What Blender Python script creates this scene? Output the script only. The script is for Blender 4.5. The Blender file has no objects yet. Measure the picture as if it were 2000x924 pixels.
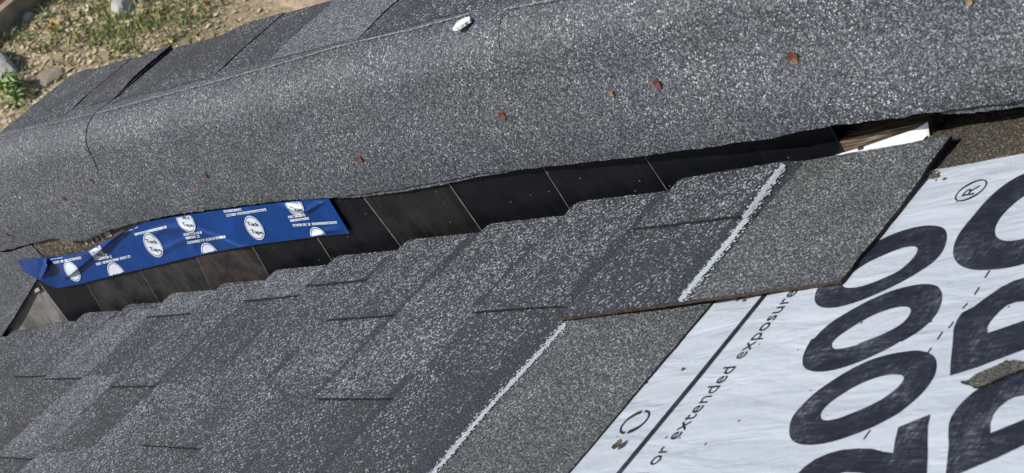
import bpy, math, random
from mathutils import Vector, Matrix, noise
random.seed(7)
S = bpy.context.scene
C = S.collection
PHI = math.radians(28)                       # pitch of the near roof slope
# The roof frame: u runs up the slope, v runs level away from the camera, w is square to the slope.
A = Matrix(((math.cos(PHI), 0, -math.sin(PHI)), (0, 1, 0), (math.sin(PHI), 0, math.cos(PHI))))
# ---------------------------------------------------------------- camera
R = Matrix(((0.56930502, -0.11973655, -0.81336029), (0.59608866, -0.62122722, 0.50867971), (-0.56618911, -0.77442875, -0.28229417)))
CAM = Vector((1.60078959, -0.88459813, 0.48089433)); F = 3631.54
cd = bpy.data.cameras.new('camera'); co = bpy.data.objects.new('camera', cd); C.objects.link(co)
right, down, fwd = [A @ R.col[i] for i in range(3)]
up, back = -down, -fwd
wc = A @ CAM
co.matrix_world = Matrix(((right.x, up.x, back.x, wc.x), (right.y, up.y, back.y, wc.y), (right.z, up.z, back.z, wc.z), (0, 0, 0, 1)))
cd.lens = 36 * F / 2000; cd.sensor_width = 36; cd.clip_start = 0.05; cd.clip_end = 500
cd.dof.use_dof = True; cd.dof.focus_distance = 1.75; cd.dof.aperture_fstop = 30
S.camera = co
# ---------------------------------------------------------------- light
SUN = A @ Vector((-.16, -.62, .76)).normalized()
SUN.normalize()
W_ = bpy.data.worlds.new('World'); S.world = W_; W_.use_nodes = True
nt = W_.node_tree; bg = nt.nodes['Background']; sky = nt.nodes.new('ShaderNodeTexSky'); sky.sky_type = 'NISHITA'; sky.sun_disc = False
sky.sun_elevation = math.asin(SUN.z); sky.sun_rotation = math.atan2(SUN.x, SUN.y); sky.ozone_density = 1.5
nt.links.new(sky.outputs[0], bg.inputs[0]); bg.inputs[1].default_value = 0.075
sl = bpy.data.lights.new('sun', 'SUN'); sl.energy = 4.4; sl.angle = math.radians(.53); sl.color = (1, .955, .89)
so = bpy.data.objects.new('sun', sl); C.objects.link(so); so.rotation_euler = SUN.to_track_quat('Z', 'Y').to_euler(); so.location = (0, 0, 8)
S.view_settings.view_transform = 'Standard'; S.view_settings.look = 'None'; S.view_settings.exposure = 0.0; S.view_settings.gamma = 1

# ---------------------------------------------------------------- measuring helpers
def ray(x, y): return R @ Vector((x - 1000, y - 462, F))
def PW(x, y, w=0):                           # where the sight line of a photo pixel meets the plane w = const of the near slope
    r = ray(x, y); return CAM + r * ((w - CAM.z) / r.z)
def PV(x, y, v=0):                           # the same for the upright cheek, v = const
    r = ray(x, y); return CAM + r * ((v - CAM.y) / r.y)
TW, TS = .2185, -.0795                       # the small top slope: w = TW + TS*u
def PT(x, y, dw=0):
    r = ray(x, y); return CAM + r * ((TW + dw - (CAM.z - TS * CAM.x)) / (r.z - TS * r.x))
ZG = -2.4
def PG(x, y, z=ZG):                          # ground, world coordinates
    r = A @ ray(x, y); o = A @ CAM; return o + r * ((z - o.z) / r.z)
def lerp(a, b, t): return a + (b - a) * t
def interp(pts, x):
    if x <= pts[0][0]: return pts[0][1]
    for (x0, y0), (x1, y1) in zip(pts, pts[1:]):
        if x <= x1: return y0 + (y1 - y0) * (x - x0) / (x1 - x0)
    return pts[-1][1]
def sm(t): t = max(0, min(1, t)); return t * t * (3 - 2 * t)
def nz(x, y=0, z=0, s=1): return noise.noise(Vector((x * s, y * s, z * s)))

# ---------------------------------------------------------------- object helpers
ROT = (0, -PHI, 0)
def props(o, label=None, cat=None, group=None, kind=None):
    if label: o['label'] = label
    if cat: o['category'] = cat
    if group: o['group'] = group
    if kind: o['kind'] = kind
    return o
def empty(name, base, label, cat, group=None, roof=True):
    o = bpy.data.objects.new(name, None); C.objects.link(o); o.empty_display_size = .05
    b = Vector(base); o.location = A @ b if roof else b
    if roof: o.rotation_euler = ROT
    o['base'] = tuple(b)
    return props(o, label, cat, group)
def mesh(name, V, Fc, mats, parent=None, base=None, roof=True, smooth=False, fm=None, uv=None):
    """V in roof (or world) coordinates; linked as one object."""
    root = parent
    b = Vector(root['base']) if root is not None else Vector(base)
    me = bpy.data.meshes.new(name)
    me.from_pydata([tuple(Vector(v) - b) for v in V], [], Fc)
    for m in (mats if isinstance(mats, (list, tuple)) else [mats]): me.materials.append(m)
    if fm:
        for p, k in zip(me.polygons, fm): p.material_index = k
    if smooth:
        for p in me.polygons: p.use_smooth = (smooth is True or (fm and fm[p.index] == 0))
    me.validate(); me.update()
    o = bpy.data.objects.new(name, me); C.objects.link(o)
    if parent: o.parent = parent
    else:
        o.location = A @ b if roof else b
        if roof: o.rotation_euler = ROT
        o['base'] = tuple(b)
    return o
def slab(P, thick, off=None):
    """closed sheet from a grid P[i][j] of top points; off = thickness direction (down) or per-point function"""
    n, m = len(P), len(P[0]); V = [p for r in P for p in r]
    for i in range(n):
        for j in range(m):
            if off is None:
                a = P[min(i + 1, n - 1)][j] - P[max(i - 1, 0)][j]; b = P[i][min(j + 1, m - 1)] - P[i][max(j - 1, 0)]
                d = a.cross(b)
                d = d.normalized() if d.length > 1e-12 else Vector((0, 0, 1))
                V.append(P[i][j] - d * thick)
            else: V.append(P[i][j] + off)
    N = n * m; Fc = []; fm = []
    for i in range(n - 1):
        for j in range(m - 1):
            a, b, c, d = i * m + j, (i + 1) * m + j, (i + 1) * m + j + 1, i * m + j + 1
            Fc.append((a, b, c, d)); fm.append(0)
            Fc.append((a + N, d + N, c + N, b + N)); fm.append(1)
    bd = [(i, 0) for i in range(n)] + [(n - 1, j) for j in range(1, m)] + [(i, m - 1) for i in range(n - 2, -1, -1)] + [(0, j) for j in range(m - 2, 0, -1)]
    nb = len(bd); r0 = len(V)
    V += [V[i * m + j].copy() for i, j in bd] + [V[i * m + j + N].copy() for i, j in bd]
    for q in range(nb):
        a, b = r0 + q, r0 + (q + 1) % nb; Fc.append((a, a + nb, b + nb, b)); fm.append(1)
    return V, Fc, fm
def prism(pts, down):
    n = len(pts); V = [Vector(p) for p in pts] + [Vector(p) + down for p in pts]
    Fc = [tuple(range(n)), tuple(range(2 * n - 1, n - 1, -1))] + [(i, i + n, (i + 1) % n + n, (i + 1) % n) for i in range(n)]
    return V, Fc, [0] + [1] * (n + 1)
def dens(pts, step, jit, closed=True):
    out = []
    q = pts + pts[:1] if closed else pts
    for a, b in zip(q, q[1:]):
        a, b = Vector(a), Vector(b); k = max(1, int((b - a).length / step))
        for i in range(k):
            t = i / k; p = a.lerp(b, t)
            if i: p += Vector((random.uniform(-jit, jit), random.uniform(-jit, jit), 0))
            out.append(p)
    if not closed: out.append(Vector(q[-1]))
    return out

# ---------------------------------------------------------------- materials
def newmat(name):
    m = bpy.data.materials.new(name); m.use_nodes = True; t = m.node_tree
    return m, t, t.nodes['Principled BSDF']
def node(t, ty, **kw):
    n = t.nodes.new(ty)
    for k, v in kw.items():
        if k.startswith('i_'): n.inputs[k[2:].replace('_', ' ')].default_value = v
        else: setattr(n, k, v)
    return n
def L(t, a, b): t.links.new(a, b)
def ramp(t, stops, interp_='LINEAR'):
    r = t.nodes.new('ShaderNodeValToRGB'); e = r.color_ramp; e.interpolation = interp_
    while len(e.elements) < len(stops): e.elements.new(.5)
    for el, (p, c) in zip(e.elements, stops): el.position = p; el.color = (*c, 1) if len(c) == 3 else c
    return r
def mixc(t, fac, a, b, mode='MIX'):
    n = t.nodes.new('ShaderNodeMix'); n.data_type = 'RGBA'; n.blend_type = mode
    if isinstance(fac, (int, float)): n.inputs[0].default_value = fac
    else: L(t, fac, n.inputs[0])
    for s, x in ((6, a), (7, b)):
        if isinstance(x, tuple): n.inputs[s].default_value = (*x, 1)
        else: L(t, x, n.inputs[s])
    return n.outputs[2]
def granule(name, stops, scale=430, tint=(1, 1, 1), mott=None, mamt=.5, bump=.9, rough=.55, patchy=.35, streak=0):
    m, t, b = newmat(name)
    tc = node(t, 'ShaderNodeTexCoord')
    wn = node(t, 'ShaderNodeTexNoise', i_Scale=scale * .9, i_Detail=1.0)
    L(t, tc.outputs['Object'], wn.inputs['Vector'])
    vm = node(t, 'ShaderNodeVectorMath', operation='MULTIPLY_ADD'); L(t, wn.outputs['Color'], vm.inputs[0])
    vm.inputs[1].default_value = (1.1 / scale,) * 3; L(t, tc.outputs['Object'], vm.inputs[2])
    v = node(t, 'ShaderNodeTexVoronoi', i_Scale=scale); L(t, vm.outputs[0], v.inputs['Vector'])
    sep = node(t, 'ShaderNodeSeparateColor'); L(t, v.outputs['Color'], sep.inputs[0])
    # larger patches thin out or thicken the pale grains
    pn = node(t, 'ShaderNodeTexNoise', i_Scale=14, i_Detail=3.0); L(t, tc.outputs['Object'], pn.inputs['Vector'])
    pm = node(t, 'ShaderNodeMath', operation='MULTIPLY_ADD'); L(t, pn.outputs[0], pm.inputs[0]); pm.inputs[1].default_value = patchy; pm.inputs[2].default_value = -patchy * .5
    ad = node(t, 'ShaderNodeMath', operation='ADD', use_clamp=True); L(t, sep.outputs[0], ad.inputs[0]); L(t, pm.outputs[0], ad.inputs[1])
    r = ramp(t, stops); L(t, ad.outputs[0], r.inputs[0])
    # hue drift from grain to grain
    hr = ramp(t, [(0, (.90, .98, 1.08)), (.5, (1, 1, 1)), (.85, (1.0, .99, .98)), (1, (1.14, 1.0, .84))]); L(t, sep.outputs[1], hr.inputs[0])
    c = mixc(t, 1, r.outputs[0], hr.outputs[0], 'MULTIPLY')
    c = mixc(t, 1, c, tint, 'MULTIPLY')
    if mott:
        mn = node(t, 'ShaderNodeTexNoise', i_Scale=9, i_Detail=4.0); L(t, tc.outputs['Object'], mn.inputs['Vector'])
        mr = ramp(t, [(.42, (0, 0, 0)), (.68, (mamt,) * 3)]); L(t, mn.outputs[0], mr.inputs[0])
        cc = mixc(t, 1, c, mott, 'MULTIPLY'); c = mixc(t, mr.outputs[0], c, cc)
    L(t, c, b.inputs['Base Color'])
    b.inputs['Roughness'].default_value = rough; b.inputs['Specular IOR Level'].default_value = .5
    bn = node(t, 'ShaderNodeBump', i_Strength=bump, i_Distance=.0012, invert=True); L(t, v.outputs['Distance'], bn.inputs['Height'])
    fac = node(t, 'ShaderNodeMath', operation='MULTIPLY'); fac.inputs[1].default_value = 1.0
    L(t, v.outputs['Distance'], fac.inputs[0])
    dn = node(t, 'ShaderNodeTexNoise', i_Scale=7, i_Detail=2.0); L(t, tc.outputs['Object'], dn.inputs['Vector'])
    b2 = node(t, 'ShaderNodeBump', i_Strength=.3, i_Distance=.010); L(t, dn.outputs[0], b2.inputs['Height']); L(t, b2.outputs[0], bn.inputs['Normal'])
    L(t, bn.outputs[0], b.inputs['Normal'])
    return m
D0, D1 = (.026, .028, .034), (.048, .052, .063)
GS = 640
g_dark = granule('granules_dark', [(0, D0), (.66, D1), (.83, (.064, .071, .09)), (.92, (.165, .18, .21)), (1, (.40, .425, .47))], scale=GS)
g_mid = granule('granules_mid', [(0, D0), (.52, D1), (.75, (.070, .077, .096)), (.88, (.195, .21, .243)), (1, (.42, .445, .49))], scale=GS)
g_light = granule('granules_light', [(0, (.033, .036, .045)), (.38, (.052, .058, .073)), (.64, (.11, .12, .143)), (.84, (.215, .23, .265)), (1, (.42, .445, .485))], scale=GS)
g_ml = granule('granules_mid_light', [(0, D0), (.45, D1), (.70, (.088, .096, .116)), (.86, (.23, .246, .282)), (1, (.47, .49, .53))], scale=GS)
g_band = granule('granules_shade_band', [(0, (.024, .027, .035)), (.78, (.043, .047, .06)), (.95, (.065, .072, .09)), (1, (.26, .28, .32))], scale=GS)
g_head = granule('granules_headlap', [(0, (.027, .031, .035)), (.40, (.068, .075, .084)), (.68, (.120, .132, .146)), (.88, (.195, .212, .23)), (1, (.40, .43, .455))], scale=820, mott=(1.04, 1.0, .82), mamt=.4)
g_wrap = granule('granules_wrap', [(0, (.020, .024, .033)), (.38, (.046, .054, .068)), (.66, (.100, .112, .134)), (.88, (.172, .188, .218)), (.97, (.28, .30, .335)), (1, (.50, .53, .57))], scale=780, mott=(1.02, 1.0, .84), mamt=.6, patchy=.2, bump=.6)
g_top = granule('granules_top', [(0, D0), (.6, (.043, .048, .062)), (.82, (.078, .086, .106)), (.93, (.21, .23, .27)), (1, (.45, .48, .53))], scale=GS)

def plain(name, col, rough=.6, spec=.4, nscale=60, namt=.25, bump=.0, metal=0):
    m, t, b = newmat(name); tc = node(t, 'ShaderNodeTexCoord')
    n = node(t, 'ShaderNodeTexNoise', i_Scale=nscale, i_Detail=5.0); L(t, tc.outputs['Object'], n.inputs['Vector'])
    r = ramp(t, [(.3, tuple(c * (1 - namt) for c in col)), (.7, tuple(min(1, c * (1 + namt)) for c in col))]); L(t, n.outputs[0], r.inputs[0])
    L(t, r.outputs[0], b.inputs['Base Color']); b.inputs['Roughness'].default_value = rough; b.inputs['Specular IOR Level'].default_value = spec
    b.inputs['Metallic'].default_value = metal
    if bump:
        bn = node(t, 'ShaderNodeBump', i_Strength=1.0, i_Distance=bump); L(t, n.outputs[0], bn.inputs['Height']); L(t, bn.outputs[0], b.inputs['Normal'])
    return m
m_edge = plain('asphalt_cut_edge', (.016, .015, .016), .7, .3, 300, .5, .001)
m_edgeb = plain('asphalt_brown_edge', (.055, .040, .034), .8, .3, 300, .5, .001)
m_lip = plain('bare_metal_and_glint', (.15, .148, .145), .5, .4, 150, .45)  # bare cut metal, also the colour of the painted glint on joints
m_wood = None
def wood():
    m, t, b = newmat('weathered_wood'); tc = node(t, 'ShaderNodeTexCoord')
    mp = node(t, 'ShaderNodeMapping'); mp.inputs['Scale'].default_value = (30, 260, 330); mp.inputs['Rotation'].default_value = (0, 0, math.radians(-8)); L(t, tc.outputs['Object'], mp.inputs[0])
    n = node(t, 'ShaderNodeTexNoise', i_Scale=1.0, i_Detail=6.0, i_Distortion=.6); L(t, mp.outputs[0], n.inputs['Vector'])
    r = ramp(t, [(.32, (.035, .026, .020)), (.46, (.10, .070, .045)), (.56, (.20, .145, .09)), (.70, (.30, .25, .18))]); L(t, n.outputs[0], r.inputs[0])
    L(t, r.outputs[0], b.inputs['Base Color']); b.inputs['Roughness'].default_value = .8
    bn = node(t, 'ShaderNodeBump', i_Strength=.8, i_Distance=.004); L(t, n.outputs[0], bn.inputs['Height']); L(t, bn.outputs[0], b.inputs['Normal'])
    return m
m_wood = wood()
def flash(name, dust, dcol, seed, base=(.004, .0046, .0065)):
    m, t, b = newmat(name); tc = node(t, 'ShaderNodeTexCoord')
    mp = node(t, 'ShaderNodeMapping'); mp.inputs['Location'].default_value = (seed * 3.1, seed, seed * 1.7); L(t, tc.outputs['Object'], mp.inputs[0])
    n = node(t, 'ShaderNodeTexNoise', i_Scale=22, i_Detail=6.0, i_Roughness=.65); L(t, mp.outputs[0], n.inputs['Vector'])
    r = ramp(t, [(.38, (0, 0, 0)), (.72, (dust,) * 3)]); L(t, n.outputs[0], r.inputs[0])
    mp2 = node(t, 'ShaderNodeMapping'); mp2.inputs['Scale'].default_value = (900, 900, 60); mp2.inputs['Rotation'].default_value = (0, .5, 0); L(t, tc.outputs['Object'], mp2.inputs[0])
    n2 = node(t, 'ShaderNodeTexNoise', i_Scale=.25, i_Detail=3.0); L(t, mp2.outputs[0], n2.inputs['Vector'])
    r2 = ramp(t, [(.56, (0, 0, 0)), (.76, (min(1, dust * .8),) * 3)]); L(t, n2.outputs[0], r2.inputs[0])
    v = node(t, 'ShaderNodeTexVoronoi', i_Scale=150); L(t, mp.outputs[0], v.inputs['Vector'])
    r3 = ramp(t, [(.10, (.5,) * 3), (.16, (0, 0, 0))]); L(t, v.outputs['Distance'], r3.inputs[0])
    sp = node(t, 'ShaderNodeSeparateColor'); L(t, v.outputs['Color'], sp.inputs[0])
    gt = node(t, 'ShaderNodeMath', operation='GREATER_THAN'); L(t, sp.outputs[0], gt.inputs[0]); gt.inputs[1].default_value = .9
    ml = node(t, 'ShaderNodeMath', operation='MULTIPLY'); L(t, gt.outputs[0], ml.inputs[0]); L(t, r3.outputs[0], ml.inputs[1])
    c = mixc(t, r.outputs[0], base, dcol); c = mixc(t, r2.outputs[0], c, dcol); c = mixc(t, ml.outputs[0], c, (.25, .24, .21))
    L(t, c, b.inputs['Base Color'])
    rr = node(t, 'ShaderNodeMapRange'); L(t, r.outputs[0], rr.inputs[0]); rr.inputs[3].default_value = .38; rr.inputs[4].default_value = .8; L(t, rr.outputs[0], b.inputs['Roughness'])
    b.inputs['Specular IOR Level'].default_value = .14
    bn = node(t, 'ShaderNodeBump', i_Strength=.25, i_Distance=.004); L(t, n.outputs[0], bn.inputs['Height']); L(t, bn.outputs[0], b.inputs['Normal'])
    return m
def under(name, ink):
    m, t, b = newmat(name); tc = node(t, 'ShaderNodeTexCoord')
    def mapped(sc, rot=0):
        mp = node(t, 'ShaderNodeMapping'); mp.inputs['Scale'].default_value = sc; mp.inputs['Rotation'].default_value = (0, 0, rot); L(t, tc.outputs['Object'], mp.inputs[0]); return mp.outputs[0]
    n = node(t, 'ShaderNodeTexNoise', i_Scale=6, i_Detail=5.0); L(t, mapped((1, 1, 1)), n.inputs['Vector'])
    v = node(t, 'ShaderNodeTexVoronoi', i_Scale=70); L(t, mapped((1, 1, 1)), v.inputs['Vector'])
    sp = node(t, 'ShaderNodeSeparateColor'); L(t, v.outputs['Color'], sp.inputs[0])
    a = node(t, 'ShaderNodeMath', operation='LESS_THAN'); L(t, v.outputs['Distance'], a.inputs[0]); a.inputs[1].default_value = .085
    g = node(t, 'ShaderNodeMath', operation='GREATER_THAN'); L(t, sp.outputs[0], g.inputs[0]); g.inputs[1].default_value = .70
    ml = node(t, 'ShaderNodeMath', operation='MULTIPLY'); L(t, a.outputs[0], ml.inputs[0]); L(t, g.outputs[0], ml.inputs[1])
    if ink:
        w1 = node(t, 'ShaderNodeTexNoise', i_Scale=1, i_Detail=6.0, i_Roughness=.7); L(t, mapped((90, 420, 100), .5), w1.inputs['Vector'])
        w2 = node(t, 'ShaderNodeTexNoise', i_Scale=1, i_Detail=5.0, i_Roughness=.7); L(t, mapped((600, 130, 100), -.2), w2.inputs['Vector'])
        w3 = node(t, 'ShaderNodeTexNoise', i_Scale=26, i_Detail=3.0); L(t, mapped((1, 1, 1)), w3.inputs['Vector'])
        s1 = node(t, 'ShaderNodeMath', operation='ADD'); L(t, w1.outputs[0], s1.inputs[0]); L(t, w2.outputs[0], s1.inputs[1])
        s2 = node(t, 'ShaderNodeMath', operation='ADD'); L(t, s1.outputs[0], s2.inputs[0]); L(t, w3.outputs[0], s2.inputs[1])
        r = ramp(t, [(.45, (.009, .011, .022)), (.52, (.020, .024, .040)), (.585, (.075, .082, .105)), (.66, (.26, .28, .32))])
        s3 = node(t, 'ShaderNodeMath', operation='MULTIPLY'); L(t, s2.outputs[0], s3.inputs[0]); s3.inputs[1].default_value = .3333
        L(t, s3.outputs[0], r.inputs[0]); c = r.outputs[0]
    else:
        r = ramp(t, [(.3, (.47, .525, .60)), (.7, (.565, .62, .70))]); L(t, n.outputs[0], r.inputs[0])
        c = mixc(t, ml.outputs[0], r.outputs[0], (.10, .10, .11))
        d = node(t, 'ShaderNodeTexNoise', i_Scale=11, i_Detail=6.0, i_Roughness=.7); L(t, mapped((1, 1, 1)), d.inputs['Vector'])
        dr = ramp(t, [(.60, (0, 0, 0)), (.80, (.35,) * 3)]); L(t, d.outputs[0], dr.inputs[0]); c = mixc(t, dr.outputs[0], c, (.26, .26, .25))
    L(t, c, b.inputs['Base Color']); b.inputs['Roughness'].default_value = .42 if not ink else .45; b.inputs['Specular IOR Level'].default_value = .45
    wv1 = node(t, 'ShaderNodeTexWave', i_Scale=300, wave_type='BANDS', bands_direction='X'); L(t, tc.outputs['Object'], wv1.inputs['Vector'])
    wv2 = node(t, 'ShaderNodeTexWave', i_Scale=300, wave_type='BANDS', bands_direction='Y'); L(t, tc.outputs['Object'], wv2.inputs['Vector'])
    b1 = node(t, 'ShaderNodeBump', i_Strength=.35, i_Distance=.0004); L(t, wv1.outputs[0], b1.inputs['Height'])
    b2 = node(t, 'ShaderNodeBump', i_Strength=.35, i_Distance=.0004); L(t, wv2.outputs[0], b2.inputs['Height']); L(t, b1.outputs[0], b2.inputs['Normal'])
    wr = node(t, 'ShaderNodeTexNoise', i_Scale=1, i_Detail=3.0, i_Distortion=.5); L(t, mapped((10, 42, 10), math.radians(-22)), wr.inputs['Vector'])
    b3 = node(t, 'ShaderNodeBump', i_Strength=.65, i_Distance=.006); L(t, wr.outputs[0], b3.inputs['Height']); L(t, b2.outputs[0], b3.inputs['Normal'])
    b4 = node(t, 'ShaderNodeBump', i_Strength=.4, i_Distance=.0012); n4 = node(t, 'ShaderNodeTexNoise', i_Scale=150, i_Detail=2.0); L(t, tc.outputs['Object'], n4.inputs['Vector']); L(t, n4.outputs[0], b4.inputs['Height']); L(t, b3.outputs[0], b4.inputs['Normal'])
    L(t, b4.outputs[0], b.inputs['Normal'])
    return m
m_under = under('woven_underlayment', False); m_ink = under('faded_ink', True)

# ================================================================ SETTING
def ground_mat():
    m, t, b = newmat('dry_ground'); tc = node(t, 'ShaderNodeTexCoord')
    n = node(t, 'ShaderNodeTexNoise', i_Scale=2.2, i_Detail=8.0, i_Roughness=.7); L(t, tc.outputs['Object'], n.inputs['Vector'])
    n2 = node(t, 'ShaderNodeTexNoise', i_Scale=38, i_Detail=6.0, i_Roughness=.75); L(t, tc.outputs['Object'], n2.inputs['Vector'])
    r = ramp(t, [(.30, (.26, .20, .13)), (.48, (.48, .38, .26)), (.62, (.62, .51, .37)), (.75, (.72, .61, .47))]); L(t, n2.outputs[0], r.inputs[0])
    r1 = ramp(t, [(.40, (.85, .86, .72)), (.62, (1.15, 1.06, .94))]); L(t, n.outputs[0], r1.inputs[0])
    c = mixc(t, .6, r.outputs[0], r1.outputs[0], 'MULTIPLY'); L(t, c, b.inputs['Base Color']); b.inputs['Roughness'].default_value = .95
    bn = node(t, 'ShaderNodeBump', i_Strength=.9, i_Distance=.02); L(t, n2.outputs[0], bn.inputs['Height']); L(t, bn.outputs[0], b.inputs['Normal'])
    return m
gm = ground_mat()
gc = PG(250, 60)
n = 90; V = []; Fc = []
xs = [-200, -60, -25] + [gc.x - 4.5 + i * 9 / n for i in range(n + 1)] + [6, 40, 200]
ys = [-200, -40, -8] + [gc.y - 3 + i * 6 / n for i in range(n + 1)] + [12, 40, 200]
def gz(x, y): return ZG + .02 * nz(x, y, 3, 1.3) + .012 * nz(x, y, 0, 5)
for y in ys:
    for x in xs: V.append(Vector((x, y, gz(x, y))))
k = len(xs)
for j in range(len(ys) - 1):
    for i in range(k - 1): Fc.append((j * k + i, j * k + i + 1, (j + 1) * k + i + 1, (j + 1) * k + i))
props(mesh('ground', V, Fc, gm, base=(gc.x, gc.y, ZG), roof=False, smooth=True), kind='structure')
# sandy path at the top of the picture
m_sand = plain('sandy_path', (.42, .33, .235), .95, .2, 30, .28, .01)
pp = [PG(x, y) for x, y in [(505, -8), (560, 14), (640, 30), (760, 60), (1000, -60), (700, -170), (560, -90), (520, -40)]]
pp = [Vector((p.x + .03 * nz(p.x, p.y, 1, 4), p.y, 0)) for p in pp]
pc = sum(pp, Vector()) / len(pp)
pp = dens(pp, .06, .02)
V = [Vector((pc.x, pc.y, gz(pc.x, pc.y) + .022))]; rings = 5
for r_ in range(1, rings + 1):
    for p in pp:
        q = pc.lerp(p, r_ / rings); V.append(Vector((q.x, q.y, gz(q.x, q.y) + (.018 if r_ < rings else -.01))))
k = len(pp); Fc = [(0, 1 + i, 1 + (i + 1) % k) for i in range(k)]
for r_ in range(rings - 1):
    for i in range(k): a = 1 + r_ * k + i; b_ = 1 + r_ * k + (i + 1) % k; Fc.append((a, a + k, b_ + k, b_))
props(mesh('path', V, Fc, m_sand, base=(pc.x, pc.y, ZG), roof=False, smooth=True), kind='structure')

# ================================================================ HOUSE
m_board = plain('painted_boards', (.42, .41, .38), .7, .3, 8, .12)
m_ply = plain('dirty_plywood', (.085, .066, .048), .85, .25, 120, .55, .002)
m_pan = plain('roof_deck_wood', (.26, .19, .12), .8, .3, 12, .3)
house = empty('house', (0, 0, -.05), 'house under the grey shingled roof, its deck and upright cheek carrying all the roofing', 'house')
def box(a, b): 
    (x0, y0, z0), (x1, y1, z1) = a, b
    V = [Vector((x, y, z)) for z in (z0, z1) for y in (y0, y1) for x in (x0, x1)]
    return V, [(0, 2, 3, 1), (4, 5, 7, 6), (0, 1, 5, 4), (2, 6, 7, 3), (0, 4, 6, 2), (1, 3, 7, 5)]
V, Fc = box((-1.45, -3.2, -.022), (3.4, .055, -.0015)); mesh('roof_deck', V, Fc, m_pan, house)
# upright cheek: sheathing behind the flashing, running up to just below the wrapped shingles
def cheek():
    us = [-1.16 + i * .08 for i in range(60)]
    V = []; Fc = []
    for u in us:
        t = TW + TS * u - .0125; v0 = .0035
        if u > .60: v0 = .058
        lo = -.001
        if u < -.735: t -= (-.735 - u) * .9
        t = max(t, .0)
        V += [Vector((u, v0, lo)), Vector((u, v0, max(lo, t - .036))), Vector((u, max(v0, .038), t)), Vector((u, .152, t + .006)), Vector((u, .152, lo - .02))]
    for i in range(len(us) - 1):
        for j in range(5): a = i * 5 + j; b_ = i * 5 + (j + 1) % 5; Fc.append((a, a + 5, b_ + 5, b_))
    Fc += [(0, 1, 2, 3, 4), tuple(len(us) * 5 - 5 + j for j in (4, 3, 2, 1, 0))]
    mesh('cheek_sheathing', V, Fc, m_ply, house)
cheek()
# walls below, in world upright form expressed in the roof frame
Ai = A.transposed()
def wbox(a, b): 
    V, Fc = box(a, b); return [Ai @ v for v in V], Fc
V, Fc = wbox((-.98, .02, ZG - .05), (2.6, .135, -.52)); mesh('side_wall', V, Fc, m_board, house)
V, Fc = wbox((-.98, -3.0, ZG - .05), (-.86, .015, -.52)); mesh('eave_wall', V, Fc, m_board, house)
V, Fc = box((-1.475, -3.2, -.14), (-1.4525, .05, -.001)); mesh('fascia_board', V, Fc, m_board, house)

# ================================================================ UNDERLAYMENT
ue = [PW(1800, 337), PW(1850, 331), PW(1900, 322), PW(1950, 312), PW(2000, 303)]
ul = empty('roof_underlayment', (.9, -.3, 0), 'white woven underlayment sheet with large dark blue lettering, bare to the right of the shingles', 'underlayment')
edge = [Vector((-1.4, -.035, 0)), Vector((.45, -.035, 0))] + ue + [Vector((1.3, -.10, 0)), Vector((2.6, -.15, 0))]
pts = dens(edge, .012, .0006, closed=False)
pts = [Vector((p.x, p.y, .0012)) for p in pts] + [Vector((2.6, -2.6, .0012)), Vector((-1.4, -2.6, .0012))]
V, Fc, fm = prism(pts, Vector((0, 0, -.001))); mesh('sheet', V, Fc, [m_under, m_under], ul, fm=fm)
LW = .0016
def px(pts, off, sc): return [(off[0] + x / sc, off[1] + y / sc) for x, y in pts]
def smoothloop(p, it=2):
    for _ in range(it):
        q = []
        for a, b in zip(p, p[1:] + p[:1]):
            q += [(a[0] * .75 + b[0] * .25, a[1] * .75 + b[1] * .25), (a[0] * .25 + b[0] * .75, a[1] * .25 + b[1] * .75)]
        p = q
    return p
def glyph(name, outer, inner=None, conv=None, parent=ul, mat=None, hgt=LW):
    """printed mark: 2D outline with an optional counter, filled with the curve filler, then laid on the sheet"""
    cu = bpy.data.curves.new('tmp', 'CURVE'); cu.dimensions = '2D'; cu.fill_mode = 'BOTH'
    for loop in [outer] + ([inner] if inner else []):
        s = cu.splines.new('POLY'); s.points.add(len(loop) - 1); s.use_cyclic_u = True
        for pt, q in zip(s.points, loop):
            w = conv(*q); pt.co = (w.x, w.y, 0, 1)
    o = bpy.data.objects.new('tmp', cu); me = bpy.data.meshes.new_from_object(o)
    V = [Vector((v.co.x, v.co.y, hgt)) for v in me.vertices]; Fc = [tuple(p.vertices) for p in me.polygons]
    bpy.data.objects.remove(o); bpy.data.meshes.remove(me)
    return mesh(name, V, Fc, mat or m_ink, parent)
cv = lambda x, y: PW(x, y, LW)
o3, s3, o4, s4, o5, s5 = (1540, 420), 3.553, (1520, 660), 3.5, (1820, 320), 3.078
A1o = px([(190, 530), (178, 580), (190, 620), (230, 642), (300, 645), (380, 630), (480, 600), (580, 560), (700, 505), (800, 455), (900, 395), (1000, 330), (1060, 265), (1090, 200), (1098, 140), (1085, 95), (1040, 75), (960, 70), (870, 85), (780, 110), (690, 145), (600, 190), (520, 240), (440, 290), (350, 345), (270, 410), (220, 470)], o3, s3)
A1i = px([(372, 480), (375, 495), (400, 505), (460, 505), (540, 485), (620, 455), (700, 420), (770, 385), (830, 335), (880, 280), (898, 240), (890, 220), (850, 215), (790, 225), (720, 250), (640, 285), (560, 320), (480, 370), (420, 420), (385, 455)], o3, s3)
A2o = px([(620, 565), (700, 530), (800, 500), (900, 480), (980, 477), (1030, 490), (1060, 530), (1065, 580), (1045, 650), (1000, 720), (930, 785), (850, 840), (760, 890)], o3, s3) + \
    px([(865, 0), (780, 55), (680, 105), (560, 160), (450, 200), (350, 225), (270, 233), (200, 222), (165, 190), (165, 130), (190, 70), (230, 0)], o4, s4) + px([(170, 865), (230, 800), (300, 740), (380, 690), (460, 645), (540, 600)], o3, s3)
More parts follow.
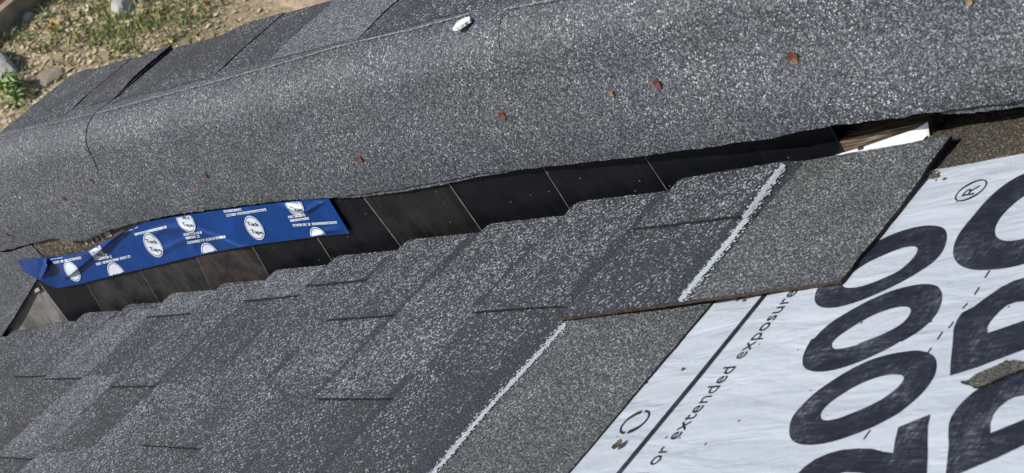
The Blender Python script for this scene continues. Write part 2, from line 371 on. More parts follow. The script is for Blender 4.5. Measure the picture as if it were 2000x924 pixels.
A2i = px([(300, 885), (330, 850), (400, 800), (480, 750), (560, 705), (640, 670), (720, 645), (790, 632), (840, 640), (853, 665), (830, 710), (780, 760), (700, 805), (600, 850), (500, 885)], o3, s3) + px([(540, 48), (460, 68), (400, 77), (370, 70), (362, 50), (370, 25)], o4, s4)
A3o = px([(950, 83), (1020, 97), (1065, 125), (1082, 170), (1075, 240), (1035, 310), (975, 385), (900, 450), (820, 515), (720, 570), (620, 620), (500, 665), (400, 700), (280, 728), (180, 733), (120, 720), (80, 685), (72, 630), (85, 560), (120, 505), (180, 440), (250, 375), (340, 310), (440, 245), (540, 190), (640, 145), (740, 115), (840, 95)], o4, s4)
A3i = px([(855, 260), (860, 280), (835, 320), (780, 370), (700, 425), (600, 475), (500, 515), (420, 548), (340, 565), (295, 560), (283, 530), (300, 490), (350, 440), (430, 385), (520, 330), (610, 290), (700, 260), (780, 248), (830, 250)], o4, s4)
A4o = px([(1037, 522), (1020, 600), (1017, 700), (1018, 800), (1012, 924), (1000, 1020), (880, 1010), (740, 975), (640, 938), (560, 922), (450, 917), (370, 940), (340, 990), (400, 1040), (330, 1100), (180, 1080), (90, 1010), (105, 955), (135, 924), (180, 880), (250, 830), (340, 790), (430, 765), (540, 755), (640, 757), (720, 778), (785, 785), (798, 700), (820, 610)], o4, s4)
Oo = px([(554, 55), (480, 95), (400, 150), (320, 225), (250, 310), (190, 380), (150, 440), (128, 500), (127, 550), (145, 590), (180, 618), (230, 635), (300, 640), (400, 633), (480, 620), (560, 600), (680, 560), (800, 490), (880, 370), (900, 230), (850, 90), (700, 20)], o5, s5)
Oi = px([(554, 190), (500, 230), (440, 285), (400, 335), (378, 380), (375, 420), (390, 445), (430, 463), (490, 463), (554, 450), (650, 420), (740, 340), (760, 240), (720, 175), (640, 165)], o5, s5)
o6, s6 = (1700, 600), 2.853
Ro = px([(443, 380), (447, 300), (455, 230), (460, 170), (463, 120), (480, 75), (510, 30)], o6, s6) + [(1901, 599.4), (1927, 580), (1956, 560), (1982, 547.4), (2000, 542.5), (2060, 528), (2120, 532), (2150, 560), (2130, 590), (2230, 560), (2330, 545), (2330, 590), (2160, 650), (2060, 665)] + px([(856, 235), (720, 285), (590, 335)], o6, s6)
Ri = px([(650, 145), (648, 110), (665, 80)], o6, s6) + [(1940, 620), (1953, 606), (1966, 596), (1982, 590), (2000, 588), (2040, 588), (2050, 605), (2000, 626)]
Po = px([(415, 975), (420, 924), (428, 850), (436, 770), (433, 700), (436, 650), (450, 610), (480, 565), (520, 520), (570, 475), (640, 430), (720, 390), (856, 335), (1000, 300), (1100, 330), (1080, 430), (1000, 560), (1050, 690), (856, 765), (700, 840), (600, 880), (500, 924)], o6, s6)
Pi = px([(665, 703), (665, 650), (680, 600), (710, 560), (760, 520), (800, 500), (856, 490), (930, 500), (930, 560), (856, 625)], o6, s6)
for oo, ii, s in ((A1o, A1i, 1), (A2o, A2i, 1), (A3o, A3i, 1), (A4o, None, 0), (Oo, Oi, 1), (Ro, Ri, 0), (Po, Pi, 0)):
    glyph('printed_letter', smoothloop(oo) if s else oo, (smoothloop(ii) if s else ii) if ii else None, cv)
ident = lambda x, y: Vector((x, y, 0))
def ring(cx, cy, r, gaps, th):
    a0 = 0
    for a0, a1 in gaps:
        n = 26; out = []; inn = []
        for i in range(n + 1):
            a = math.radians(lerp(a0, a1, i / n)); t = th * (.55 + .9 * abs(math.sin(a - .5)) ** 3)
            out.append((cx + r * math.cos(a), cy + r * math.sin(a))); inn.append((cx + (r - t) * math.cos(a), cy + (r - t) * math.sin(a)))
        glyph('printed_ring', out + inn[::-1], None, ident)
rc = PW(1239.4, 824, LW); ring(rc.x, rc.y, .0118, [(-80, 85), (100, 265)], .0026)
rc = PW(1895.9, 371.7, LW); ring(rc.x, rc.y, .0114, [(0, 181), (179, 361)], .0016)
def text_mesh(s, font_bold=False, offset=0):
    cu = bpy.data.curves.new('tmp', 'FONT'); cu.body = s; cu.size = 1; cu.resolution_u = 3; cu.offset = offset
    o = bpy.data.objects.new('tmp', cu); me = bpy.data.meshes.new_from_object(o)
    V = [(v.co.x, v.co.y) for v in me.vertices]; Fc = [tuple(p.vertices) for p in me.polygons]
    bpy.data.objects.remove(o); bpy.data.meshes.remove(me)
    x0 = min(v[0] for v in V); x1 = max(v[0] for v in V)
    return [((x - x0) / (x1 - x0), y) for x, y in V], Fc
V2, Fc = text_mesh('R', offset=-.005)
mesh('printed_letter', [Vector((rc.x + .0052 - y * .0150, rc.y - .0052 + x * .0098, LW)) for x, y in V2], Fc, m_ink, ul)
V2, Fc = text_mesh('and or extended exposure', offset=-.002)
va, vb = -.3725, PW(1568, 563).y - .003
mesh('printed_text', [Vector((.7085 - y * .0172, lerp(va, vb, x), LW)) for x, y in V2], Fc, m_ink, ul)
pl0, pl1 = PW(1214, 924), PW(1499, 575)
glyph('printed_line', [(pl0.x - .0026, -1.6), (pl0.x + .0024, -1.6), (pl0.x + .0024, pl0.y), (lerp(pl0.x, pl1.x, .5) + .0034, lerp(pl0.y, pl1.y, .5)), (pl1.x + .0026, pl1.y), (pl1.x + .0026, -.05), (pl1.x - .0026, -.05), (pl1.x - .0024, pl1.y), (lerp(pl0.x, pl1.x, .5) - .0018, lerp(pl0.y, pl1.y, .5)), (pl0.x - .0026, pl0.y)], None, ident)
for (a, b_) in (((1935, 532), (1925.6, 547)), ((1914.9, 565), (1905, 580)), ((1892, 596), (1881.8, 607)), ((1865, 632), (1855, 645)), ((1843, 652), (1833, 667)), ((1822, 683), (1813, 694)), ((1702, 844), (1689.4, 862))):
    p, q = PW(*a), PW(*b_); glyph('printed_dash', [(p.x - .0005, p.y), (p.x + .0005, p.y), (q.x + .0005, q.y), (q.x - .0005, q.y)], None, ident)
# smears and specks of dirt near the sheet's corner
m_dirt = plain('dirt', (.10, .085, .065), .9, .2, 400, .6)
for cx, cy, n_, sp in ((1822, 342, 26, 9), (1210, 872, 0, 0), (1445, 585, 5, 4), (1333, 720, 2, 2)):
    V = []; Fc = []
    for i in range(n_):
        c0 = PW(cx + random.gauss(0, sp), cy + random.gauss(0, sp * .4), .0019); r = random.uniform(.0006, .0022); k = len(V); a0 = random.random() * 6
        for j in range(6): a = a0 + j * math.pi / 3; V.append(c0 + Vector((math.cos(a) * r * random.uniform(.6, 1.3), math.sin(a) * r * random.uniform(.6, 1.3), 0)))
        V.append(c0 + Vector((0, 0, r * .5)))
        Fc += [(k + j, k + (j + 1) % 6, k + 6) for j in range(6)]
    if V: mesh('dirt_smear', V, Fc, m_dirt, ul)

# brown granule-worn base sheet above the underlayment edge
g_old = granule('worn_brown_base', [(0, (.018, .015, .012)), (.45, (.050, .043, .035)), (.72, (.080, .070, .056)), (.92, (.125, .11, .085)), (1, (.36, .32, .24))], scale=900, mott=(1.35, 1.25, 1.0), mamt=.8, patchy=.2, rough=.7)
pts = dens([Vector((.712, .050, .0006)), Vector((.702, -.005, .0006)), Vector((.72, -.11, .0006)), Vector((2.5, -.28, .0006)), Vector((2.5, .050, .0006))], .02, .0008)
V, Fc, fm = prism(pts, Vector((0, 0, -.0012))); 
props(mesh('base_sheet', V, Fc, [g_old, m_edge], base=(.85, 0, 0), fm=fm), 'speckled brown worn base sheet between the wrapped shingles and the white underlayment', 'base sheet')
# weathered board visible in the gap
V, Fc = box((.56, .0008, -.001), (.7165, .020, .0115)); props(mesh('wood_board', V, Fc, m_wood, base=(.64, 0, 0)), 'short weathered brown board showing in the gap beside the end of the black flashing', 'board')
# narrow scrap of white underlayment
wp = [(1640, 301), (1688, 287), (1740, 269), (1790, 252), (1812, 238), (1815, 262), (1820, 305), (1760, 318), (1640, 335)]
V, Fc, fm = prism([PV(x, y, -.0016) for x, y in wp], Vector((0, .0008, 0)))
ws = mesh('underlayment_scrap', V, Fc, [plain('white_film', (.74, .78, .82), .4, .4, 40, .06)] * 2, base=PV(1740, 280, -.0016), fm=fm); props(ws, 'narrow wedge of plain white underlayment laid on the weathered board', 'underlayment')
V, Fc, fm = prism([Vector((.622, -.0012, .0020)), Vector((.622, -.045, .0014)), Vector((.708, -.045, .0014)), Vector((.7125, -.0012, .0020))], Vector((0, 0, -.0006))); mesh('folded_flap', V, Fc, ws.data.materials[0], ws)
mesh('printed_mark', [PV(x, y, -.0022) for x, y in [(1675, 286), (1685, 284), (1686, 299), (1676, 300)]], [(0, 1, 2, 3)], m_ink, ws)

# ================================================================ STEP FLASHINGS
seams = [((1648, 298), (1623, 248)), ((1301, 357), (1277, 321)), ((1119, 407), (1069, 328)), ((943, 444), (884, 359)), ((791, 483), (717, 385)), ((656, 511), (626, 464)),
         ((532, 538), (497, 477)), ((421, 569), (388, 500)), ((314, 586), (275, 518)), ((208, 610), (176, 556)), ((136, 623), (80, 547)), ((-60, 690), (-75, 600))]
def useam(i, w):
    a, b = PV(*seams[i][0]), PV(*seams[i][1]); return lerp(a.x, b.x, max(-1, min(2.2, (w - a.z) / (b.z - a.z))) ) if i < 11 else -1.35
fl = [(.10, (.05, .052, .06)), (.14, (.05, .052, .06)), (.12, (.05, .05, .055)), (.35, (.055, .058, .055)), (.16, (.06, .06, .065)), (.15, (.06, .06, .065)), (.70, (.105, .085, .078)), (.70, (.075, .073, .07)), (.55, (.08, .08, .08)), (.18, (.05, .05, .055)), (1.0, (.30, .295, .28))]
fb = [(.004, .0048, .007)] * 3 + [(.007, .0078, .0085)] + [(.004, .0048, .007)] * 2 + [(.0165, .0163, .0172), (.014, .0145, .015), (.008, .0085, .0105), (.005, .006, .0085), (.10, .10, .098)]
flab = ['long plain black step flashing piece at the right end, beside the weathered board', 'black step flashing piece with faint pale smudge, second from the right end', 'clean black step flashing piece, third from the right end', 'black step flashing piece with fine dusty specks, fourth from the right end', 'black step flashing piece just right of where the blue tape ends',
        'black step flashing piece under the right end of the blue tape', 'dusty step flashing piece with reddish brown dirt below the blue tape', 'dull grey dusty step flashing piece, right of two darker ones below the tape', 'dark step flashing piece with grey scuffs, third from the left end', 'clean dark step flashing piece next to the pale grey one at the left end', 'pale grey dirt-covered step flashing piece at the far left end']
for i in range(11):
    base = Vector((useam(i, 0), 0, 0)); mt = flash('flashing_coating', fl[i][0], fl[i][1], i + 1, fb[i])
    ob = empty('step_flashing', base, flab[i], 'step flashing', 'step flashings along the foot of the cheek')
    P = []; nW = 10; top = .185
    tl = random.uniform(-.0006, .0006)
    for a in range(9):
        row = [Vector((lerp(useam(i + 1, 0) + .0, useam(i, 0) + .010, a / 8), -.085, .0004 + .0006 * (1 - a / 8)))]
        for b_ in range(nW + 1):
            w = .001 + top * b_ / nW; uL, uR = useam(i + 1, w), useam(i, w) + .010
            if i == 0: uR -= .010
            tt = a / 8; u = lerp(uL, uR, tt)
            w2 = min(w, max(.0012 + w * .05, TW + TS * u - .047))
            v = -.0030 + .0024 * tt + tl * math.sin(b_ * .5) + .0009 * nz(u, w, i, 9)
            row.append(Vector((u, v, w2)))
        P.append(row)
    V, Fc, fm = slab(P, .0007)
    mesh('bent_sheet', V, Fc, [mt, m_lip], ob, fm=fm, smooth=False)
    if i < 11:                                # pale strip along the joint, painting in the light its edge catches
        V = []; Fc = []
        j = i + 1 if i < 10 else i
        if i == 10: continue
        for b_ in range(9):
            w = .002 + .17 * b_ / 8; u = useam(j, w); hw = .0008 + .0005 * nz(w * 90, i) if 1 < i < 5 else .00045 + .0003 * nz(w * 120, i)
            w = min(w, TW + TS * u - .047)
            V += [Vector((u + .0002, -.0040, w)), Vector((u + .0002 + 2 * hw, -.0039, w))]
        Fc = [(2 * q, 2 * q + 1, 2 * q + 3, 2 * q + 2) for q in range(8)]
        mesh('edge_glint', V, Fc, m_lip, ob)

# ================================================================ COURSES OF LAMINATED SHINGLES (near slope)
LEN, TH, TAB, HB = .30, .0026, .0020, .0102
def topw(s, z0=.0022): return z0 + HB * (1 - s / LEN) + TH
butts = [.465, .325, .185, .045, -.097, -.235, -.372, -.51, -.65, -.79, -.93, -1.07, -1.21, -1.35]
# tone of the exposed part by stretches of v:  (v_start, v_end, tone, raised)
tabs = [
 [(.0, -.077, 'm', 1), (-.077, -.19, 'd', 0)],
 [(.0, -.160, 'm', 1), (-.16, -.40, 'd', 0)],
 [(.0, -.085, 'm', 0), (-.085, -.257, 'n', 1), (-.257, -.40, 'd', 0)],
 [(.0, -.134, 'm', 1), (-.134, -.22, 'n', 0), (-.22, -.40, 'm', 0)],
 [(.0, -.061, 'm', 1), (-.061, -.17, 'm', 0), (-.17, -.305, 'm', 1), (-.305, -.42, 'm', 0)],
 [(.0, -.065, 'l', 1), (-.065, -.20, 'd', 0), (-.20, -.42, 'n', 0)],
 [(.0, -.08, 'm', 0), (-.08, -.196, 'm', 1), (-.196, -.30, 'd', 0), (-.30, -.42, 'l', 1)],
 [(.0, -.057, 'l', 1), (-.057, -.165, 'd', 0), (-.165, -.306, 'l', 1), (-.306, -.42, 'd', 0)],
 [(.0, -.033, 'd', 0), (-.033, -.159, 'l', 1), (-.159, -.30, 'd', 0), (-.30, -.42, 'l', 1)],
 [(.0, -.142, 'm', 1), (-.142, -.28, 'd', 0), (-.28, -.42, 'm', 1)],
 [(.0, -.09, 'm', 0), (-.09, -.20, 'd', 1), (-.2, -.42, 'm', 0)],
 [(.0, -.12, 'd', 0), (-.12, -.42, 'm', 1)],
 [(.0, -.42, 'm', 0)],
 [(.0, -.20, 'd', 0), (-.20, -.42, 'm', 1)]]
TM = {'d': g_dark, 'm': g_mid, 'l': g_light, 'n': g_ml}
ordn = ['', 'second', 'third', 'fourth', 'fifth', 'sixth', 'seventh', 'eighth', 'ninth', 'tenth', 'eleventh', 'twelfth', 'thirteenth', 'fourteenth']
def surf(k, s, raised): return topw(s) + TAB * (1 - (sm((s - .118) / .024) if k < 2 else 0))
def v_top(k, s):
    v = -.0115 - .009 * min(s, .14) / .14 - .003 * sm((.005 - s) / .005)
    if k == 0: v = -.0115 - .003 * sm((.005 - s) / .005) - interp([(0, 0), (.14, .0035), (.185, .0045), (.285, .0085)], s)
    return v
def v_end(k, s, vend): return interp([(0, -.186), (.14, -.180), (.29, -.1715)], s) if k == 0 else vend
for k, ub in enumerate(butts):
    vend = -.186 if k == 0 else -1.15
    lab = 'short cut grey shingle with a pale chalk line, topmost of the near slope' if k == 0 else ('long grey shingle course with a chalk line, ending against the bare white underlayment' if k == 1 else
          '%s course down of grey granulated shingles, counted from the topmost cut shingle' % ordn[k])
    ob = empty('laminated_shingle', (ub, 0, 0), lab, 'shingle', 'laminated shingle courses on the near slope')
    vtop = -.0125
    ln = LEN if k else .285
    # backing layer as a grid so that the ends can be ragged and slightly wavy
    nu, nv = 48, 90
    if k == 0: nv = 26
    P = []
    for i in range(nu + 1):
        row = []
        s = ln * i / nu; u = ub + s; drop = .0021 * sm((s - .17) / .09) if k < 2 else 0
        for j in range(nv + 1):
            t = j / nv; v = lerp(vtop, vend, t); uu = u
            if j == 0: v += .0008 * nz(u * 40, k, 2) + random.uniform(-.0007, .0007)
            v = lerp(v_top(k, s), v_end(k, s, vend), t) + (v - lerp(vtop, vend, t))
            if j == nv: v += .003 * nz(u * 14, k, 5) + random.uniform(-.0004, .0004)
            if i in (0, nu): uu += .0012 * nz(v * 30, k, 8) + random.uniform(-.0004, .0004)
            w = topw(s) + .0006 * nz(u * 6, v * 8, k) - drop
            if k == 0 and j == nv: w += .0006
            if k == 0 and s > .16: w += .0035 * sm((s - .16) / .12) * sm((v + .10) / .08) + .0015 * sm((s - .2) / .09)   # the top corner stands a little proud
            row.append(Vector((uu, v, w)))
        P.append(row)
    V, Fc, fm = slab(P, TH, Vector((0, 0, -TH)))
    # headlap granules above the exposure, dark or pale tone below it
    fi = 0; mats = [g_head, m_edgeb if k < 2 else m_edge, g_dark, g_mid, g_light, g_band, g_ml]; idx = {'d': 2, 'm': 3, 'l': 4, 'n': 6}
    allt = tabs[k] + [(-.42 - .15 * q, -.57 - .15 * q, random.choice('dmml'), q % 2) for q in range(5)] if k else tabs[k]
    for q, f in enumerate(Fc):
        if fm[q] == 0:
            cxy = sum((V[a] for a in f), Vector()) / 4; s = cxy.x - ub
            if s < .142:
                tn = 'm'
                for a in allt:
                    if a[1] <= cxy.y <= a[0]: tn = a[2]; break
                fm[q] = idx[tn]
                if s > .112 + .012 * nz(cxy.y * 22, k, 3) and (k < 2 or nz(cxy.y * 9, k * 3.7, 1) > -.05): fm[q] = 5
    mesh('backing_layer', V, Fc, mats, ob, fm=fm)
    for (v0, v1, tn, rs) in allt:
        if not rs: continue
        P = []
        wid = v0 - v1
        for i in range(29):
            s = .142 * i / 28; row = []
            tp = .010 * (1 - i / 28)                # dragon-tooth taper
            for j in range(13):
                t = j / 12; v0_ = min(v0, v_top(k, s)); v = lerp(v0_ - (tp if v0 < -.02 else 0), v1 + tp * .5 - .006, t); u = ub - .0015 + s
                if j in (0, 12): v += .0006 * nz(u * 60, v0 * 50, k) + random.uniform(-.0005, .0005)
                if i == 0: u += .001 * nz(v * 40, k, 4)
                P_w = surf(k, s, 1) + .0006 * nz(u * 6, v * 8, k) + (.0008 * sm((t - .9) / .1))
                row.append(Vector((u, v, P_w)))
            P.append(row)
        V, Fc, fm = slab(P, TAB, Vector((0, 0, -TAB)))
        fm2 = []
        for q, f in enumerate(Fc):
            m_ = fm[q]
            if m_ == 0:
                s = sum((V[a] for a in f), Vector()).x / 4 - ub
                cy = sum((V[a] for a in f), Vector()).y / 4
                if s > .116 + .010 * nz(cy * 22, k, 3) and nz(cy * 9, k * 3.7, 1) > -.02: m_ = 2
            fm2.append(m_)
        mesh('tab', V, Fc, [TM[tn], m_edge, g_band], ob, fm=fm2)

# ================================================================ SHINGLES WRAPPED OVER THE TOP OF THE CHEEK
edge_px = [(-400, 560), (-150, 515), (25, 486), (60, 476), (100, 466), (117, 467.5), (132, 473), (167, 469), (206, 452), (269, 434), (331, 421), (390, 412), (467, 402), (561, 391.5), (643, 387), (700, 380), (775, 369.6), (873, 352), (931, 340), (990, 333.8), (1067, 326), (1184, 313), (1300, 298.5), (1478, 275), (1621, 246.4), (1728, 234), (1814, 221), (1907, 209), (2000, 194.6), (2300, 150), (2900, 70)]
gap_px = [(-200, .008), (60, .006), (140, .012), (190, .010), (280, .0055), (640, .0055), (900, .0065), (1100, .009), (1300, .013), (1600, .0185), (1800, .019), (2000, .018), (3000, .018)]
EL = []                                      # (u, w, v) of the lower edge
for x, y in dens([(x, y, 0) for x, y in edge_px], 18, 0, closed=False) and [tuple(p)[:2] for p in dens([(x, y, 0) for x, y in edge_px], 18, 0, closed=False)]:
    g = interp(gap_px, x) + .0035; p = PV(x, y, -g); EL.append((p.x, p.z, -g))
EL.sort()
def lowedge(u): return interp([(a, b) for a, b, c in EL], u), interp([(a, c) for a, b, c in EL], u)
RC = .040
def profile(u, t):
    """t: 0 at the lower edge on the cheek ... .62 where the bend starts ... .74 top of the bend ... 1 at the far edge. returns (v, w)"""
    lw, lv = lowedge(u); tw = TW + TS * u
    b0 = tw - RC; vf = .160 + .004 * nz(u * 5, 1)
    if t < .62:
        q = t / .62; w = lerp(lw, b0, q)
        v = lerp(lv, -.0065, sm(q * 1.15)) - .003 * math.sin(q * math.pi) + .0025 * nz(u * 4, w * 8, 1) * math.sin(q * math.pi)
        return v, w
    if t < .74:
        a = (t - .62) / .12 * math.pi / 2
        return -.0065 + RC * (1 - math.cos(a)), b0 + RC * math.sin(a)
    q = (t - .74) / .26
    return lerp(-.0065 + RC, vf, q), tw + .0012 * nz(u * 7, q * 3, 6) * math.sin(q * math.pi)
ts = [.62 * i / 26 for i in range(26)] + [.62 + .12 * i / 10 for i in range(10)] + [.74 + .26 * i / 16 for i in range(17)]
def seamu(pts, t): return interp(pts, t)
sL = [(0, -1.02), (.62, -.775), (.74, -.755), (1, -.735)]
s1 = [(0, -.489), (.3, -.474), (.55, -.457), (.66, -.449), (.74, -.442), (.8, -.425), (1, -.426)]
s2 = [(0, .292), (.3, .318), (.5, .337), (.6, .347), (.66, .349), (1, .349)]
s3 = [(0, 1.45), (1, 1.35)]
def far_step(u):                              # the far edge is cut in shallow steps
    return interp([(-.74, .166), (-.70, .171), (-.66, .162), (-.55, .161), (-.545, .158), (-.43, .154), (-.42, .152), (-.31, .149), (-.285, .160), (-.27, .165), (-.18, .161), (-.175, .158), (-.05, .155), (.1, .15), (.6, .15)], u)
sheets = [(sL, s1, 'wrapped shingle at the left end, bent over the cheek above the blue tape', 0, 60),
          (s1, s2, 'middle wrapped shingle between the two bent joints, above the blue tape', 1, 110),
          (s2, s3, 'large wrapped shingle at the upper right, lower edge standing off the gap', 2, 110)]
def wrap_point(u, t, lift=0, k=0):
    v, w = profile(u, t)
    if t > .74:
        q = (t - .74) / .26; v = lerp(-.0065 + RC, far_step(u), q)
    if lift: w += lift
    return Vector((u, v, w))
def seamgap(i, t):
    g = lerp(.00022 if i == 1 else .00010, .0013 if i == 1 else .0005, sm((t - (.42 if i == 1 else .58)) / .14))
    return g + (.0022 if i == 1 else .0006) * sm((t - .78) / .2)
def joint_lift(k, u, t, uR):
    x = (u - (uR - .10)) / .10
    return (.0040 if k == 0 else .0025) * sm(x) * sm((t - .72) / .2) if x > 0 else 0
roots = []
for a, b_, lab, k, nU in sheets:
    ob = empty('wrapped_shingle', (wrap_point(seamu(b_, .7), .7)), lab, 'shingle', 'large shingles wrapped over the top of the cheek'); roots.append(ob)
    P = []
    for i in range(nU + 1):
        row = []
        for j, t in enumerate(ts):
            
            gL = 0 if k == 0 else (seamgap(1, t) if k == 1 else seamgap(2, t)); gR = seamgap(1, t) if k == 0 else (seamgap(2, t) if k == 1 else 0)
            uL, uR = seamu(a, t) + gL, seamu(b_, t) - gR
            q = i / nU; u = lerp(uL, uR, q)
            lift = 0
            lift = joint_lift(k, u, t, uR)     # near the joint the left shingle stands proud of the right one
            p = wrap_point(u, t, lift, k)
            if j == 0: p += Vector((0, 0, random.uniform(-.0006, .0006) + .0012 * nz(u * 55, k)))
            if j == len(ts) - 1: p += Vector((0, random.uniform(-.0008, .0008), 0))
            row.append(p)
        P.append(row)
    V, Fc, fm = slab(P, .0034)
    for q, f in enumerate(Fc):
        if fm[q] == 0:
            c = sum((V[x] for x in f), Vector()) / 4
            if c.y > .075 + .012 * nz(c.x * 9, 0, 3): fm[q] = 2
    mesh('bent_sheet', V, Fc, [g_wrap, m_edgeb if k == 0 else m_edge, g_top], ob, fm=fm, smooth=True)
# thin pale strip along the lower part of the first joint
V = []; Fc = []
for i in range(25):
    t = .36 * i / 24; p = wrap_point(seamu(s1, t), t) + Vector((0, -.0004, 0)); hw = .00045 + .0002 * nz(i * .7, 3)
    V += [p + Vector((.0001, 0, 0)), p + Vector((.0001 + 2 * hw, 0, 0))]
mesh('pale_edge', V, [(2 * q, 2 * q + 1, 2 * q + 3, 2 * q + 2) for q in range(24)], plain('pale_joint_edge', (.24, .23, .215), .8, .2, 400, .4), roots[1])
# overlay tabs on the small top slope
def top_tab(root, u0, u1, mat, v_in=.040, lift0=0, lift1=0):
    P = []
    n = max(6, int((u1 - u0) / .012))
    for i in range(n + 1):
        row = []
        for j in range(15):
            q = j / 14; u = lerp(u0, u1, i / n)
            vf = far_step(min(u, u1 - .006)); v = lerp(v_in + .004 * nz(u * 20, 2), vf + .0012, q)
            w = TW + TS * u + .0004 + .0022 * sm(q / .35) + (joint_lift(lift0, u, .74 + .26 * (v + .0065 - RC) / (vf + .0065 - RC), lift1) if lift1 else 0) + .0008 * nz(u * 12, v * 10, 5)
            if i in (0, n): u += .0012 * nz(v * 50, u0) + random.uniform(-.0004, .0004)
            row.append(Vector((u, v, w)))
        P.append(row)
    V, Fc, fm = slab(P, .0024, Vector((0, 0, -.0024)))
    mesh('overlay_tab', V, Fc, [mat, m_edge], root, fm=fm)
g_topl = granule('granules_top_light', [(0, (.04, .043, .05)), (.35, (.085, .09, .105)), (.60, (.13, .14, .165)), (.82, (.22, .235, .265)), (1, (.45, .48, .53))], scale=GS)
top_tab(roots[0], -.738, -.552, g_top)
top_tab(roots[0], -.548, -.430, g_dark, .052, 0, -.4275)
top_tab(roots[1], -.42, -.180, g_dark, .042)
top_tab(roots[1], -.175, -.07, g_top, .048)
top_tab(roots[1], -.069, .101, g_topl, .046)
top_tab(roots[1], .106, .338, g_top, .042, 1, .349)
top_tab(roots[2], .36, .60, g_dark, .042)
# second ply showing as a thin slip under parts of the lower edge
def slip(root, x0, x1, dy, dv):
    P = []
    n = 70; rows = []
    for i in range(n + 1):
        x = lerp(x0, x1, i / n); g = interp(gap_px, x) + .0035
        y = interp(edge_px, x); e = math.sin(math.pi * min(1, max(0, (i / n)) )) ** .4
        p = PV(x, y + dy * e + .8 * nz(x * .05), -g + dv)
        rows.append([p + Vector((0, 0, random.uniform(-.0005, .0005))), p + Vector((0, .0006, .008)), p + Vector((0, .003, .026))])
    V, Fc, fm = slab(rows, .0022)
    mesh('lower_ply', V, Fc, [g_wrap, m_edge], root, fm=fm)
slip(roots[1], 655, 1010, 7, .0022)
slip(roots[2], 1830, 2300, 14, .0035)
# left shingle below the joint line: covers the left end of the flashing
gp = [(-160, 470), (-150, 500), (20, 492), (61, 478), (72, 490), (84, 503), (92, 516), (86, 530), (72, 545), (48, 585), (24, 625), (-1, 662), (-30, 700), (-90, 735), (-160, 700)]
GP = dens([(x, y, 0) for x, y in gp], 6, .35)
out = []
for p in GP:
    v = -.0068 - .0055 * sm((p.y - 500) / 160); q = PV(p.x, p.y, v); out.append(q)
V, Fc, fm = prism(out, Vector((0, .003, 0)))
props(mesh('cheek_shingle', V, Fc, [g_wrap, m_edge], base=out[8], fm=fm), 'granulated shingle at the far left, its slanting edge covering the end of the flashing', 'shingle')
# torn base showing above the tape: brown dirt with pale streaks
m_torn = granule('torn_dirty_felt', [(0, (.02, .017, .013)), (.4, (.05, .042, .032)), (.7, (.10, .085, .065)), (.92, (.16, .14, .11)), (1, (.35, .32, .26))], scale=480, mott=(1.5, 1.3, .9), patchy=.3)
tp = [PV(x, y, -.0052) for x, y in [(60, 440), (64, 482), (90, 512), (150, 505), (205, 490), (285, 450), (300, 415), (200, 420)]]
V, Fc, fm = prism(tp, Vector((0, .0006, 0)))
tf = mesh('torn_felt', V, Fc, [m_torn, m_edge], base=tp[2], fm=fm); props(tf, 'dirty brown torn felt showing between the wrapped shingle edge and the blue tape', 'felt')
m_pale = plain('pale_residue', (.42, .39, .30), .7, .3, 300, .3)
for pts in ([(160, 463), (163, 463), (172, 477), (169, 479)], [(172, 461), (175, 461), (184, 474), (181, 476)], [(182, 459), (186, 459), (193, 470), (190, 473)], [(192, 457), (195, 456), (202, 467), (199, 468)], [(202, 454), (214, 452), (219, 461), (207, 464)]):
    V, Fc, fm = prism([PV(x, y, -.0060) for x, y in pts], Vector((0, .0007, 0))); mesh('residue_streak', V, Fc, [m_pale, m_pale], tf, fm=fm)
V, Fc, fm = prism([PV(x, y, -.0050) for x, y in [(66, 565), (75, 562), (78, 568), (69, 572)]], Vector((0, .001, 0)))
props(mesh('residue_flake', V, Fc, [m_pale, m_pale], base=PV(70, 567), fm=fm), 'small cream flake stuck on the pale grey flashing piece at the left', 'flake')

# ================================================================ CHALK LINES, PAINT DAB
m_chalk = plain('white_chalk', (.46, .51, .56), .9, .2, 200, .12)
def sf_near(p, k):                            # height of the shingle surface of course k
    return topw(p.x - butts[k]) + .0007
def flakes(name, path, n_core, width, sizes, plane, label, sc=1, scatter=.5):
    V = []; Fc = []
    segs = list(zip(path, path[1:])); Ls = [math.dist(a, b) for a, b in segs]; T = sum(Ls)
    for i in range(n_core):
        d = random.random() * T; q = 0
        while d > Ls[q] and q < len(segs) - 1: d -= Ls[q]; q += 1
        (x0, y0), (x1, y1) = segs[q]; t = d / Ls[q]; tx, ty = (x1 - x0) / Ls[q], (y1 - y0) / Ls[q]
        o = random.gauss(0, width * .42) if random.random() > scatter else random.gauss(-width * .5, width * .9)
        x, y = lerp(x0, x1, t) - ty * o * -1, lerp(y0, y1, t) + tx * o * -1
        dn = .5 + .5 * nz(x * .08, y * .08, 3)
        if random.random() > .35 + dn: continue
        c = plane(x, y); r = random.uniform(*sizes); k = len(V); a0 = random.random() * 6.28; m = 5
        for j in range(m):
            a = a0 + j * 2 * math.pi / m; rr = r * random.uniform(.55, 1.2); V.append(c + Vector((math.cos(a) * rr * 1.5, math.sin(a) * rr, random.uniform(0, .0001))))
        Fc.append(tuple(range(k, k + m)))
    o = mesh(name, V, Fc, m_chalk, base=V[0]); return props(o, label, 'chalk line', 'chalk lines on the shingles')
W1 = topw(.15) + .0012
def pl1_(x, y):
    p = PW(x, y, W1); return Vector((p.x, p.y, topw(p.x - butts[1]) + .0009))
def pl0_(x, y):
    p = PW(x, y, W1); s = p.x - butts[0]; return Vector((p.x, p.y, topw(s) + .0012 + (TAB * (1 - sm((s - .118) / .024)) if p.y > -.085 else 0)))
